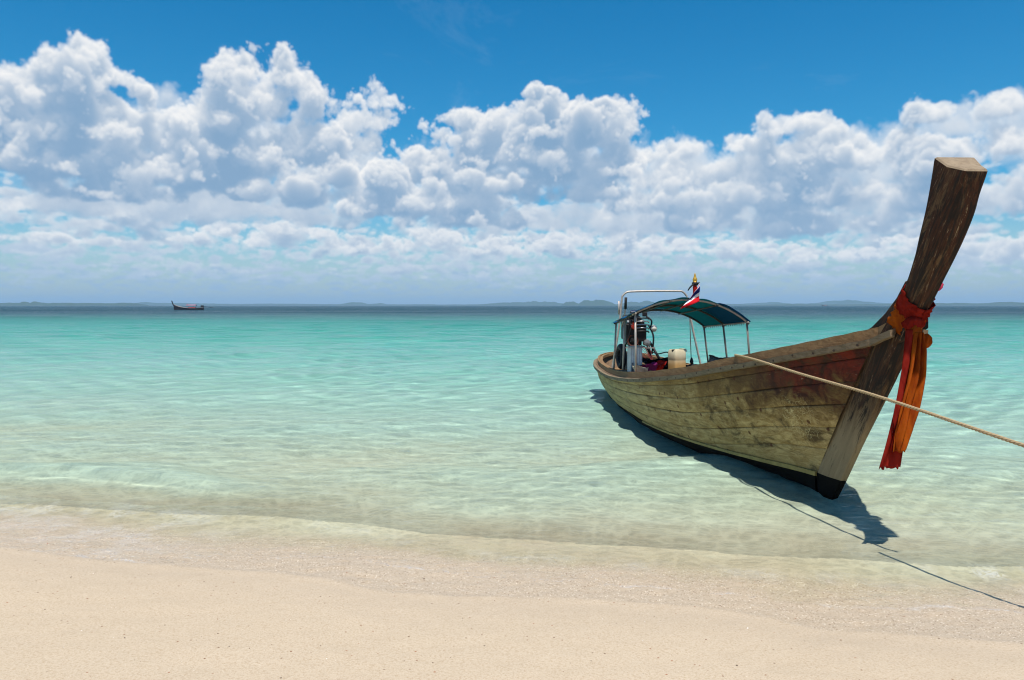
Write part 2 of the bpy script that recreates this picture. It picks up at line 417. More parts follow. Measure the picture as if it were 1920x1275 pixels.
def build_bed():
    xs = axis(-7, 7, .035, FAR, 1.16, -FAR); ys = axis(1.6, 10, .03, FAR, 1.13, -60)
    X, Y = np.meshgrid(xs, ys)
    Z = bed_z(X, Y)
    Z = np.where(Y < -30, np.maximum(Z, 1.6), Z)
    t = NT('sand'); p = t.geo(); sep = t.xyz(p)
    wet = t.attr('wet'); grit = t.attr('grit')
    n1 = t.noise(p, .55, 5, .6); n2 = t.noise(p, 7, 6, .65); n3 = t.noise(p, 90, 3, .7); n4 = t.noise(p, 330, 2, .6)
    c = t.mix(n1, (.52, .41, .285), (.455, .355, .245))
    c = t.mix(t.math('MULTIPLY', n2, .55), c, (.56, .455, .335))
    c = t.mix(t.step(.42, .78, n3), c, (.385, .28, .178))
    c = t.mix(t.math('MULTIPLY', t.step(.60, .72, n4), .45), c, (.80, .71, .58))
    # single grains: dark ones, shell-white ones, more of both in the grit
    v = t.n('TexVoronoi', dict(feature='F1'), Vector=p, Scale=52.0, Randomness=1.0)
    vr = t.xyz(v.outputs['Color'])
    dot = t.math('MULTIPLY', t.step(.34, .20, v.outputs['Distance']), t.step(.975, .985, vr[0]))
    c = t.mix(dot, c, t.mix(vr[1], (.10, .065, .04), (.33, .14, .07)))
    v2 = t.n('TexVoronoi', dict(feature='F1'), Vector=p, Scale=95.0)
    vr2 = t.xyz(v2.outputs['Color'])
    gm = t.math('MULTIPLY', t.math('MULTIPLY', t.step(.45, .3, v2.outputs['Distance']), t.step(.45, .5, vr2[0])), t.math('ADD', t.math('MULTIPLY', grit, .8), .10))
    c = t.mix(gm, c, t.mix(t.step(.3, .8, vr2[1]), (.20, .125, .07), (.80, .70, .55)))
    c = t.mix(t.math('MULTIPLY', t.step(-.02, -.13, sep[2]), .85), c, (.88, .795, .655))
    deep_blue = t.step(-1.9, -8.5, t.math('ADD', sep[2], t.math('MULTIPLY', t.math('SUBTRACT', t.noise(t.scale(p, (.03, .06, .0)), 1.0, 4, .6), .5), 3.5)))          # deep floor coloured blue in place of light scattered by the water
    c = t.mix(deep_blue, c, (.03, .17, .27))
    c = t.mix(t.math('MULTIPLY', wet, .17), c, t.mix(1.0, c, (.62, .56, .50), 'MULTIPLY'))
    rough = t.math('SUBTRACT', .92, t.math('MULTIPLY', wet, .38))
    b = t.bump(t.math('ADD', t.math('MULTIPLY', n2, .5), t.math('ADD', t.math('MULTIPLY', n3, .22), t.math('MULTIPLY', n4, .12))), .55, .03)
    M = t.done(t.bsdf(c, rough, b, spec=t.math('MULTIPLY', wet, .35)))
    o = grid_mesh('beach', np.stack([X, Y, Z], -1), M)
    s = shore(X, Y); sw = swash_line(X)
    wv = sstep(sw-.75, sw-.0, s)*.55+sstep(sw-.02, sw+.04, s)*.45
    gr = sstep(sw-.06, sw+.06, s)*(1-sstep(.15, .7, s))
    for nm, a in (('wet', wv), ('grit', gr)):
        at = o.data.attributes.new(nm, 'FLOAT', 'POINT'); at.data.foreach_set('value', a.ravel().astype(np.float32))
    o.cycles.is_caustics_receiver = True
    tag(o, kind='structure'); return o
build_bed()
def build_grit():
    """bits of shell and coral lying on the sand"""
    rng = np.random.default_rng(6); mb = MB(); n = 0
    while n < 800:
        x = rng.uniform(-4, 4); y = rng.uniform(2.2, 5.6)
        s = float(shore(np.array([x]), np.array([y]))[0]); sw = float(swash_line(np.array([x]))[0])
        if s > .05 or (s < sw-.1 and rng.random() < .55): continue
        z = float(bed_z(np.array([[x]]), np.array([[y]]))[0, 0]); r = rng.uniform(.0015, .0045)*(2 if rng.random() < .04 else 1); a = rng.uniform(0, 6.28); f = rng.uniform(.35, .8)
        u = Vector((math.cos(a), math.sin(a), 0))*r; v = Vector((-math.sin(a), math.cos(a), 0))*r*f; w = Vector((0, 0, r*.5)); c = Vector((x, y, z+r*.2))
        mb.add([c+u, c+v, c-u, c-v, c+w, c-w], [(0, 1, 4), (1, 2, 4), (2, 3, 4), (3, 0, 4), (1, 0, 5), (2, 1, 5), (3, 2, 5), (0, 3, 5)]); n += 1
    t = NT('shell'); q = t.xyz(t.n('TexVoronoi', dict(feature='F1'), Vector=t.geo(), Scale=14.0).outputs['Color'])
    M = t.done(t.bsdf(t.ramp(q[0], [(0.0, (.10, .07, .05)), (.3, (.30, .20, .13)), (.55, (.62, .52, .40)), (.8, (.75, .70, .62)), (.95, (.35, .13, .08))], 'CONSTANT'), .7))
    tag(mb.build('shell_grit', M), kind='stuff')
build_grit()

def wave_z(X, Y):
    s = shore(X, Y)
    # breaking lips that run along the shore
    cx = 1.60-.35*sstep(-3.6, -2.2, X)
    dd = s-cx+.06*LB(X*.9, X*0+.7)
    a1 = .115*sstep(-1.2, -3.4, X)*np.where(dd > 0, np.exp(-(dd/.55)**2), np.exp(-(dd/.22)**2))
    c2 = .30+.34*sstep(-.2, -2.4, X)+.26*sstep(1.4, 3.0, X)+.05*LA(X*1.2, X*0+4.1)
    d2 = s-c2
    a2 = (.026+.03*sstep(1.8, 3.0, X)+.012*LB(X*.8, X*0+9.1))*np.where(d2 > 0, np.exp(-(d2/.30)**2), np.exp(-(d2/.10)**2))
    # swell and ripples: many short sine trains, mostly running to the shore
    rng = np.random.default_rng(12); z = np.zeros_like(X); zs = np.zeros_like(X)
    dist = np.hypot(X, Y)
    for k in range(46):
        lam = .16*1.085**k*rng.uniform(.85, 1.15)
        th = rng.normal(-1.31, .55 if lam < 1 else .35); kx, ky = math.cos(th)*math.tau/lam, math.sin(th)*math.tau/lam
        amp = (.0054 if lam < .45 else .0058)*lam**.76*rng.uniform(.5, 1.3)
        fade = 1-sstep(lam*28, lam*60, dist)
        w = amp*fade*np.sin(X*kx+Y*ky+rng.uniform(0, 6.28)+1.3*LA(X/lam*.13, Y/lam*.13))
        if lam < .45: zs = zs+w
        else: z = z+w
    calm = sstep(-.1, 1.6, s)
    z = z*(.16+.54*calm+.30*sstep(1.5, 11, s))
    z = z+.004*fbm(LC, X*3.2, Y*5, 3)*np.exp(-dist/25)
    # short waves die out as the water thins
    still = np.maximum(-np.interp(s, DEP[:, 0], DEP[:, 1]), 0)
    return z*np.clip(.10+still/.24, 0, 1)+zs*np.clip(.15+still/.28, 0, 1)*(.45+.55*sstep(.2, 2, s))+a1+a2
def water_material(film):
    t = NT('swash_water' if film else 'sea_water'); p = t.geo(); foam = t.attr('foam'); sep = t.xyz(p)
    dist = t.n('VectorMath', dict(operation='LENGTH'), i0=t.n('CombineXYZ', X=sep[0], Y=sep[1]).outputs[0]).outputs['Value']
    # ripples too fine for the mesh
    w1 = t.noise(t.scale(p, (1.0, 1.7, 1)), 3.6, 3, .5, .6); w2 = t.noise(t.scale(p, (.55, 1.5, 1)), 1.1, 5, .6, .5); w3 = t.noise(t.scale(p, (.35, 1.3, 1)), .16, 6, .62, .3)
    far1 = t.step(10.0, 60.0, dist); far2 = t.step(40.0, 400.0, dist)
    hgt = t.math('ADD', t.math('MULTIPLY', w1, t.math('MULTIPLY', t.math('SUBTRACT', 1.0, far1), .05)), t.math('MULTIPLY', w2, t.math('ADD', .03, t.math('MULTIPLY', far1, .22))))
    hgt = t.math('ADD', hgt, t.math('MULTIPLY', w3, t.math('MULTIPLY', far2, 3.0)))
    nm = t.bump(hgt, 1.0, 1.0)
    fr = t.n('Fresnel', IOR=1.33, Normal=nm).outputs[0]
    fr = t.math('MULTIPLY', fr, t.math('ADD', .22, t.math('MULTIPLY', t.step(6.0, 30.0, dist), .56)))
    # cat's-paws: patches of ruffled and of smoother water
    gust = t.math('ADD', t.noise(t.scale(p, (.05, .22, 1)), 1.0, 5, .65, .4), t.math('MULTIPLY', t.noise(t.scale(p, (.006, .03, 1)), 1.0, 5, .65, .4), 1.0))
    fr = t.math('MULTIPLY', fr, t.math('ADD', 1.0, t.math('MULTIPLY', t.math('MULTIPLY', t.math('SUBTRACT', gust, 1.0), 1.5), t.step(12.0, 50.0, dist))), clamp=True)
    # clear water: it bends light, and takes out first the red, then the blue, the deeper it is
    dep = t.attr('depth')
    def thru(k): return t.math('POWER', 2.71828, t.math('MULTIPLY', dep, -k))
    tint = t.n('CombineColor', Red=thru(.80), Green=thru(.15), Blue=thru(.16)).outputs[0]
    # a little sand and algae stirred up in the shallowest water
    stir = t.math('MULTIPLY', t.step(.0, .05, dep), t.step(.42, .10, dep))
    tint = t.mix(stir, tint, t.mix(1.0, tint, (.975, .988, .93), 'MULTIPLY'))
    # fine caustic net painted into the tint: bright lines, darker cells, in the shallows
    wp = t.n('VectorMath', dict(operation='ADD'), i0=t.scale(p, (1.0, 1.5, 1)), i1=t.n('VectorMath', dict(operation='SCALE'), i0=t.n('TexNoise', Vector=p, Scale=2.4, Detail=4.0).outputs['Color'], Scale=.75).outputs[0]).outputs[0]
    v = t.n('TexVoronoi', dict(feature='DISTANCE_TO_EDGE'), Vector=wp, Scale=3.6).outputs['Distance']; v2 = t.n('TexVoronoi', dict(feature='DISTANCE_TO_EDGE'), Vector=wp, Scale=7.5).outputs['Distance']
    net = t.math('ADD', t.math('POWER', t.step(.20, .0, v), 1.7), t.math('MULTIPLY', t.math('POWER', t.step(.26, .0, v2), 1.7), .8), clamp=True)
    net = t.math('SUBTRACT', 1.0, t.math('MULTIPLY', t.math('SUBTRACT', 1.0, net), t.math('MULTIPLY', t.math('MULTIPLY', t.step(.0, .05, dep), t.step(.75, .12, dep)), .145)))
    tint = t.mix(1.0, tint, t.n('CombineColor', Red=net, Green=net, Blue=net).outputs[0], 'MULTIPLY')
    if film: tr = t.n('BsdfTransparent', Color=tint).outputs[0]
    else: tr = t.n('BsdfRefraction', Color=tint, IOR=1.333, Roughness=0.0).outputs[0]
    gl = t.n('BsdfGlossy', Color=(1, 1, 1), Roughness=t.math('ADD', .03, t.math('MULTIPLY', far1, .06)), Normal=nm).outputs[0]
    mx = t.n('MixShader', i0=fr, i1=tr, i2=gl).outputs[0]
    f1 = t.noise(t.scale(p, (1, 1.6, 1)), 13, 5, .7, 1.2); f2 = t.noise(p, 3, 3, .6, .5)
    fm = t.math('MULTIPLY', t.step(.10, .02, t.math('ABSOLUTE', t.math('SUBTRACT', f1, .5))), t.step(.42, .62, f2))
    fm = t.math('MULTIPLY', t.math('ADD', fm, t.math('MULTIPLY', t.step(.5, .75, f1), .45)), foam, clamp=True)
    wh = t.bsdf((.82, .84, .86), .55)
    sf = t.n('MixShader', i0=fm, i1=mx, i2=wh).outputs[0]
    return t.done(sf)
def build_sea():
    r = np.concatenate([[2.6], np.geomspace(3.0, 75, 760), np.geomspace(75, FAR-500, 150)[1:]])
    ang = np.radians(np.concatenate([np.linspace(-80, -40, 36)[:-1], np.linspace(-40, 40, 600), np.linspace(40, 80, 36)[1:]]))
    Rr, A = np.meshgrid(r, ang, indexing='ij')
    X = Rr*np.sin(A); Y = Rr*np.cos(A)
    s = shore(X, Y); sw = edge_line(X)
    Z = wave_z(X, Y)
    near = s < 6
    B = np.where(near, bed_z(X, Y), -99)
    # a film of water runs up over the sand as far as the swash line and ends there
    film = B+.007*np.clip((s-sw)/.5, -8, 1)+.0035*fbm(LA, X*7, Y*9, 2)*sstep(0, .2, s-sw)
    k = .02
    h = np.clip(.5+.5*(film-Z)/k, 0, 1)
    Zs = np.where(near, Z*(1-h)+film*h+k*h*(1-h), Z)
    Zs = np.where(s < sw, B-.03-.3*np.clip(sw-s, 0, 3), Zs)
    P = np.stack([X, Y, Zs], -1)
    dp = np.clip(np.where(near, Zs-B, -bed_z(X, Y)), 0, 4.0)
    f = .30*np.exp(-((s-sw-.02)/.035)**2)*sstep(-1.2, -3, X)
    f = f+.15*sstep(-1.6, -3.2, X)*sstep(sw, sw+.15, s)*(1-sstep(.5, 1.15, s))
    f = f+.45*np.exp(-((s-sw-.02)/.025)**2)*(1-sstep(-1.2, -3, X))*(.5+.5*LA(X*2, Y*2))
    f = f+.22*sstep(2.5, 3.0, X)*np.exp(-((s-.50)/.06)**2)
    f = f+.10*np.exp(-((s-.28-.3*sstep(0, -2, X))/.10)**2)*sstep(-2.4, -1.2, X)
    # rows run seaward: along every column the sheet changes from the thin swash to the open water at the same depth
    h_, w_ = s.shape
    qi = (np.arange(h_-1)[:, None]*w_+np.arange(w_-1)[None, :])
    shallow = ((s < SPLIT)[:-1, :-1])
    for nm, sel, film in (('swash', shallow, True), ('sea', ~shallow, False)):
        i0 = qi[sel]; q = np.stack([i0, i0+1, i0+w_+1, i0+w_], -1)
        used, inv = np.unique(q, return_inverse=True); q = inv.reshape(-1, 4)
        me = bpy.data.meshes.new(nm)
        me.vertices.add(len(used)); me.vertices.foreach_set('co', P.reshape(-1, 3)[used].ravel().astype(np.float32))
        me.loops.add(q.size); me.loops.foreach_set('vertex_index', q.ravel().astype(np.int32))
        me.polygons.add(len(q)); me.polygons.foreach_set('loop_start', (np.arange(len(q))*4).astype(np.int32)); me.polygons.foreach_set('loop_total', np.full(len(q), 4, np.int32))
        me.update(calc_edges=True)
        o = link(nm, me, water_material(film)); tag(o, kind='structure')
        for an, ar in (('depth', dp), ('foam', f)):
            at = me.attributes.new(an, 'FLOAT', 'POINT'); at.data.foreach_set('value', ar.ravel()[used].astype(np.float32))
        if not film: o.cycles.is_caustics_caster = True
SPLIT = .85
build_sea()

# ------------------------------------------------------------------ far islands and the air between
def px_dir(x): return (x-960)/1400.0
def island(D, prof, depth, seed, name='island'):
    """prof: (photo column, height in photo rows above the waterline) -> a wooded ridge at distance D"""
    xs = np.array([p[0] for p in prof], float); hs = np.array([p[1] for p in prof], float)
    n = int(max(40, (xs[-1]-xs[0])/1.3)); u = np.linspace(xs[0], xs[-1], n)
    X = px_dir(u)*D; top = np.interp(u, xs, hs)*D/1400
    l = Lattice(seed); rows = 9; P = np.zeros((rows, n, 3))
    rough = .10*fbm(l, u*.11, u*0, 3)+.07*l(u*.5, u*0+3)
    for j in range(rows):
        v = j/(rows-1)*2-1
        shp = np.sqrt(np.maximum(1-abs(v)**1.7, 0))
        P[j, :, 0] = X; P[j, :, 1] = D+v*depth+.12*depth*l(u*.05+j, u*0+5)
        P[j, :, 2] = -2+(top*(1+rough)+2)*shp*(1+.12*l(u*.21, u*0+j*2.7))
    ends = np.minimum(1, np.minimum(np.arange(n), np.arange(n)[::-1])/3)
    P[:, :, 2] = -2+(P[:, :, 2]+2)*ends
    o = grid_mesh(name, P, ISL); tag(o, kind='structure'); return o
t = NT('island_forest'); q = t.geo(); f = t.noise(q, .03, 6, .65)
ISL = t.done(t.bsdf(t.mix(f, (.018, .045, .018), (.055, .085, .035)), .95, spec=.1))
island(3800, [(-260, 3), (-120, 4), (-40, 5), (20, 4.6), (60, 5), (100, 4.4), (180, 4.6), (240, 4.8), (258, 3)], 160, 21)
for x_, h_ in ((47, 7.0), (68, 7.6)): island(3790, [(x_-11, 3), (x_-4, h_), (x_+4, h_*.98), (x_+10, 3)], 30, 22+x_)
island(6400, [(250, 1), (270, 5.5), (330, 4.6), (420, 3), (520, 3.2), (640, 2.2), (660, 6), (676, 6), (690, 2), (714, 4.6), (724, 2), (780, 2.2), (860, 2), (900, 2)], 250, 31)
island(6000, [(880, 1.5), (930, 4.0), (960, 6.5), (1000, 7.2), (1035, 6.6), (1060, 3.2), (1120, 2.6), (1240, 2.2)], 250, 32)
island(4600, [(1052, 1), (1060, 6.5), (1068, 8.2), (1078, 6.6), (1086, 3), (1092, 8), (1100, 11), (1108, 8.6), (1118, 10.2), (1132, 10.4), (1142, 8.2), (1152, 3), (1160, 2)], 150, 33)
island(5400, [(1160, 2), (1185, 7), (1200, 5.4), (1216, 8.2), (1232, 5), (1262, 4), (1290, 3.4), (1330, 3), (1390, 2.4)], 200, 34)
island(6600, [(1380, 2), (1420, 4.6), (1450, 6.6), (1475, 3.6), (1530, 4.2), (1560, 8.4), (1590, 9.2), (1620, 7.4), (1660, 4), (1700, 2)], 260, 35)
island(4300, [(1400, 1.2), (1480, 2.2), (1560, 2.0), (1650, 2.6), (1700, 3.2), (1760, 4.4), (1820, 4.0), (1860, 4.8), (1885, 6.4), (1910, 5), (1960, 4.6), (2100, 4), (2200, 2)], 180, 36)
def build_haze():
    t = NT('haze_air'); v = t.n('VolumePrincipled', Color=(.48, .75, 1.0), Density=HAZE, Anisotropy=.0)
    M = t.done(vol=v.outputs[0])
    mb = MB().box((0, 4000, 50-16), (2*FAR+1400, FAR*2-7000+800, 100+36))
    o = mb.build('haze', M); tag(o, kind='stuff'); return o
HAZE = 1.4e-4
build_haze()

# ------------------------------------------------------------------ wood, paint, metal
def wood_weathered(name, pale, mid, dark, axis_scale=(1.2, 14, 14), rough=.82, paint=False, stem=False, seed=0.0):
    """bare sun-bleached timber: grain along the local x axis, stains, rust spots"""
    t = NT(name); o = t.obj(); sep = t.xyz(o); x, y, z = sep
    if stem:                                        # grain follows the rake of the timber
        o = t.n('VectorRotate', dict(rotation_type='EULER_XYZ'), Vector=o, Rotation=(0, R(-35), 0)).outputs[0]
    g = t.noise(t.scale(o, axis_scale, (seed, 0, 0)), 2.2, 8, .68, .5)
    g2 = t.noise(t.scale(o, tuple(k*3.1 for k in axis_scale), (seed+3, 1, 0)), 3.0, 6, .7)
    b = t.noise(t.scale(o, (1, 1, 1), (seed, 4, 2)), 1.5, 6, .62, .4)
    m = t.noise(t.scale(o, (1, 1, 1), (7+seed, 4, 2)), 6.5, 6, .7, .8)
    c = t.mix(t.step(.36, .66, g), pale, mid)
    c = t.mix(t.math('MULTIPLY', t.step(.45, .72, b), .75), c, mid)
    c = t.mix(t.math('MULTIPLY', t.step(.53, .74, g2), .55), c, dark)
    nm_extra = None
    if paint:
        # forward and up: worn brown, then the flaked dark red of the bow; pale and chalky low down
        w = t.math('ADD', t.math('MULTIPLY', t.math('SUBTRACT', m, .5), .9), t.math('MULTIPLY', t.math('SUBTRACT', b, .5), 1.1))
        hi = t.math('ADD', t.math('SUBTRACT', z, t.math('MULTIPLY', x, .02)), w)
        fwd = t.math('ADD', x, t.math('MULTIPLY', w, 1.2))
        ochre = t.math('MULTIPLY', t.step(.45, 1.0, hi), t.step(-5.2, -.9, fwd))
        c = t.mix(t.math('MULTIPLY', ochre, .85), c, t.mix(g, (.30, .17, .04), (.10, .05, .016)))
        brown = t.math('MULTIPLY', t.step(.62, 1.12, hi), t.step(-2.3, -.15, fwd))
        c = t.mix(t.math('MULTIPLY', brown, .92), c, t.mix(m, (.105, .048, .018), (.035, .016, .009)))
        red = t.math('MULTIPLY', t.step(.92, 1.14, t.math('ADD', hi, t.math('MULTIPLY', x, -.05))), t.step(-.75, .12, fwd))
        c = t.mix(t.math('MULTIPLY', red, .92), c, t.mix(t.step(.35, .65, m), (.17, .017, .007), (.035, .008, .006)))
        sm_ = t.noise(t.scale(o, (.8, .8, 1.6), (9, 1, 0)), 2.6, 7, .72, 1.0)
        c = t.mix(t.math('MULTIPLY', t.step(.49, .66, sm_), t.math('ADD', .40, t.math('MULTIPLY', t.step(-5.0, -1.0, x), .45))), c, (.06, .034, .013))
        # dribbles of tar and rust, running down
        st = t.noise(t.scale(o, (9, 9, .7), (seed, 0, 0)), 1.6, 6, .7, .6)
        c = t.mix(t.math('MULTIPLY', t.step(.60, .74, st), .5), c, (.045, .024, .012))
        alg = t.math('MULTIPLY', t.step(.55, .2, t.math('ADD', z, t.math('MULTIPLY', w, .3))), .2)
        c = t.mix(alg, c, (.20, .20, .11))
        # short diagonal scuffs
        sc = t.noise(t.scale(o, (5, 5, 26), (2, 0, 0)), 1.5, 5, .7, 1.5)
        c = t.mix(t.math('MULTIPLY', t.step(.635, .69, sc), t.math('MULTIPLY', t.step(.3, .7, b), .6)), c, (.52, .45, .30))
        # pale scribble of old paint close to the stem
        dv = t.n('VectorMath', dict(operation='DISTANCE'), i0=o, i1=(-.16, -.24, .74)).outputs['Value']
        vv = t.n('TexVoronoi', dict(feature='DISTANCE_TO_EDGE'), Vector=t.n('VectorMath', dict(operation='ADD'), i0=o, i1=t.n('VectorMath', dict(operation='SCALE'), i0=t.n('TexNoise', Vector=o, Scale=9.0, Detail=3.0).outputs['Color'], Scale=.16).outputs[0]).outputs[0], Scale=17.0).outputs[0]
        sc2 = t.math('MULTIPLY', t.math('MULTIPLY', t.step(.045, .015, vv), t.step(.30, .12, dv)), t.step(.40, .55, m))
        c = t.mix(sc2, c, (.62, .50, .24))
        # rusted fastenings
        vo = t.n('TexVoronoi', dict(feature='F1', voronoi_dimensions='2D'), Vector=t.n('CombineXYZ', X=x, Y=z).outputs[0], Scale=3.4, Randomness=.9)
        vc = t.xyz(vo.outputs['Color'])
        du = t.math('MULTIPLY', t.step(.085, .045, vo.outputs['Distance']), t.step(.38, .44, vc[0]))
        c = t.mix(t.math('MULTIPLY', du, .85), c, (.085, .024, .010))
    if stem:
        c = t.mix(t.math('MULTIPLY', t.step(1.15, .5, z), .75), c, t.mix(g, (.42, .325, .195), (.22, .16, .09)))
        # tar-black weathering in flakes, thickest under the lashing, red-brown on the fore edge
        f1 = t.noise(t.scale(o, (6.5, 6.5, .9), (seed, 0, 0)), 2.0, 9, .74, .7)
        up = t.step(.55, 1.35, z)
        c = t.mix(t.math('MULTIPLY', t.step(.40, .49, t.math('ADD', f1, t.math('MULTIPLY', t.math('SUBTRACT', up, 1.0), .16))), .95), c, (.014, .010, .008))
        f2 = t.noise(t.scale(o, (22, 22, 1.6), (seed, 2, 0)), 1.6, 8, .75, .4)
        c = t.mix(t.math('MULTIPLY', t.math('MULTIPLY', t.step(.46, .56, f2), up), .85), c, (.06, .022, .010))
        c = t.mix(t.math('MULTIPLY', t.math('MULTIPLY', t.step(.60, .64, f2), up), .8), c, (.35, .27, .16))
    hgt = t.math('ADD', t.math('MULTIPLY', g, .6), t.math('ADD', t.math('MULTIPLY', g2, .35), t.math('MULTIPLY', m, .3)))
    nrm = t.bump(hgt, .75, .014)
    return t.done(t.bsdf(c, rough, nrm, spec=.25))
W_HULL = wood_weathered('hull_planking', (.56, .405, .175), (.30, .185, .06), (.03, .018, .008), (.9, 10, 10), paint=True)
W_STEM = wood_weathered('stem_timber', (.165, .10, .048), (.075, .04, .018), (.014, .009, .006), (9, 9, 1.1), stem=True, seed=5)
W_LOW = wood_weathered('stem_foot_timber', (.235, .19, .12), (.16, .12, .07), (.05, .035, .02), (8, 8, 1.0), seed=8)
W_END = wood_weathered('end_grain', (.30, .225, .145), (.22, .16, .10), (.12, .08, .05), (5, 5, 5), seed=2)
W_RAIL = wood_weathered('rail_timber', (.29, .175, .08), (.18, .10, .042), (.05, .03, .016), (1.4, 16, 16), seed=11)
W_RUB = wood_weathered('rubbing_strake_timber', (.25, .185, .115), (.16, .115, .065), (.05, .035, .02), (1.4, 16, 16), seed=14)
W_IN = wood_weathered('inner_timber', (.20, .13, .075), (.13, .08, .045), (.05, .03, .02), (1.4, 12, 12), seed=17)
BLACK = plain('tar_black', (.006, .0055, .005), .85, spec=.08, sc=5, bump=.3)
YELLOW = plain('worn_yellow_paint', (.36, .27, .085), .7, var=.9, sc=7, bump=.3)
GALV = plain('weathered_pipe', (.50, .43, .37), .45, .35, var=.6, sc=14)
MIDPIPE = plain('shaded_pipe', (.22, .19, .16), .5, .35, var=.6, sc=14)  # the weathered pipe again, darkened in colour for the backlit port posts
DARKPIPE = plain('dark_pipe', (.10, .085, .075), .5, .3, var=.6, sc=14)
IRON = plain('greasy_iron', (.022, .020, .020), .45, .4, spec=.5, var=.6, sc=20, bump=.2)
STEEL = plain('bare_steel', (.42, .41, .40), .35, .7, var=.5, sc=25)
RUSTRED = plain('red_enamel', (.30, .028, .014), .4, var=.5, sc=20)
RUBBER = plain('black_rubber', (.014, .014, .015), .7, var=.3, sc=12, bump=.2)
WHITEB = plain('white_tin', (.60, .62, .60), .5, var=.55, sc=7, bump=.1)
NAILM = plain('rusted_nail', (.05, .03, .02), .7)
GOLD = plain('gilt', (.62, .36, .06), .35, .5, var=.4, sc=30)
CLOTHRED = plain('red_cotton', (.42, .018, .012), .9, spec=.1, var=.35, sc=10)
CLOTHNAVY = plain('dark_cotton', (.012, .013, .022), .95, spec=.1, var=.4, sc=10)

# ------------------------------------------------------------------ longtail boat
# local frame: x forward from the foot of the stem, y to port, z up from the water
BX, BY = 2.99, 6.92
FW = (.05, -.99875)
BRZ = math.atan2(FW[1], FW[0])
boat = thing('longtail_boat', 'weathered wooden longtail boat with tall curved prow, moored in the shallows at the right', 'boat', (BX, BY, 0), BRZ, 'longtail boats')
# half-hull rows, stern to stem: top edge (x, half beam, z) and lower edge of the planking (x, half beam, z)
ROWS = [(-10.05, .0, .66, -9.38, .0, .03), (-10.02, .22, .655, -9.36, .17, .03), (-9.86, .45, .635, -9.24, .33, .03), (-9.45, .66, .605, -8.95, .48, .03), (-8.5, .83, .57, -8.2, .63, .03),
        (-7.4, .92, .565, -7.2, .74, .035), (-6.3, .965, .575, -6.2, .80, .045), (-5.1, .985, .64, -5.1, .83, .07), (-3.9, .965, .74, -4.1, .82, .08), (-3.0, .89, .85, -3.15, .73, .095), (-2.1, .79, .97, -2.35, .60, .115),
        (-1.2, .645, 1.13, -1.6, .43, .14), (-.5, .51, 1.25, -1.05, .29, .165), (.1, .375, 1.36, -.67, .19, .185), (.6, .225, 1.46, -.37, .12, .20), (.90, .115, 1.525, -.17, .088, .21)]
NS = 96
HR = crom(ROWS, NS)
def hull(i, u, side, off=0.0):
    """station i, u from 0 at the lower edge to 1 at the sheer; side -1 starboard, +1 port"""
    gx, gy, gz, bx, by, bz = HR[i]
    x = bx+(gx-bx)*u; y = by+(gy-by)*u; z = bz+(gz-bz)*u
    bul = .055*math.sin(math.pi*min(1, u*1.0))*min(1, gy/.5)
    n = hnorm(i)
    return (x+n[0]*(bul+off), side*max(y+n[1]*(bul+off), 0), z)
HN = []
for i in range(NS):
    a = HR[max(i-1, 0)]; b = HR[min(i+1, NS-1)]
    tx, ty = b[0]-a[0], b[1]-a[1]; l = math.hypot(tx, ty)
    HN.append((-ty/l if False else -ty/l, tx/l))
HN[0] = (-1.0, 0.0)
def hnorm(i): return HN[i]
rnd = random.Random(4)
NP = 6
EDGE = [-9, -.02, .20, .43, .65, .86, 1.0]
def seam(u, i):
    """the strakes crowd up towards the stem, and one more comes in along the waterline"""
    return max(0.0, u+.22*(1-u)*float(sstep(-2.6, .3, HR[i, 0]+.0*u)))
for side in (-1, 1):
    for k in range(NP):
        V = []; Fc = []
        jit = [rnd.uniform(-.0015, .0015) for _ in range(NS)]; base = rnd.uniform(-.002, .003)
        m = 7
        for i in range(NS):
            u0, u1 = seam(EDGE[k], i), seam(EDGE[k+1], i); um = (u0+u1)/2; e = (u1-u0)*.035; dp = -.012*min(1, (u1-u0)/.05)
            prof = [(u0, dp), (u0+e, -.002), (u0+3*e, .0015), (um, .003), (u1-3*e, .0015), (u1-e, -.002), (u1, dp)]
            for (u, o) in prof: V.append(hull(i, max(0, u+.004*math.sin(i*.23+k*2.1)*(1 < k < 5)), side, o+base+jit[i]))
        for i in range(NS-1):
            for j in range(m-1):
                q = (i*m+j, (i+1)*m+j, (i+1)*m+j+1, i*m+j+1)
                Fc.append(q if side > 0 else q[::-1])
        mesh('plank', V, Fc, W_HULL, boat)
# bottom below the planking, tarred, and the worn yellow strip along its edge
V = []; Fc = []; us = [0, .12, .3, .55, .8, 1.0]
for i in range(NS):
    gx, gy, gz, bx, by, bz = HR[i]
    row = []; kd = float(np.interp(bx, [-9, -5, -2.5, -.3], [.10, .20, .15, .07]))
    for side in (-1, 1):
        pts = []
        for u in us:
            a = u*math.pi/2
            pts.append((bx+.25*u*(1 if i < 20 else .0)-(.10*u if i > 70 else 0), side*(by+.012)*math.cos(a)**.8 if u < 1 else 0.0, bz-(bz+kd)*math.sin(a)**1.1))
        row.append(pts)
    full = row[0]+row[1][::-1][1:]
    V += full
m = len(us)*2-1
for i in range(NS-1):
    for j in range(m-1): Fc.append((i*m+j, i*m+j+1, (i+1)*m+j+1, (i+1)*m+j))
mesh('bottom', V, Fc, BLACK, boat)
for side in (-1, 1):
    rings = []
    for i in range(NS-46, NS):
        p = Vector(hull(i, 0, side)); n = Vector((HN[i][0], side*HN[i][1], 0)); w = .4+.6*min(1, (i-(NS-46))/30)
        rings.append([p+n*.004+Vector((0, 0, .016*w)), p+n*.026+Vector((0, 0, .012*w)), p+n*.028+Vector((0, 0, -.026*w)), p+n*.002+Vector((0, 0, -.03*w))])
    MB().loft(rings).build('waterline_strip', YELLOW, boat)
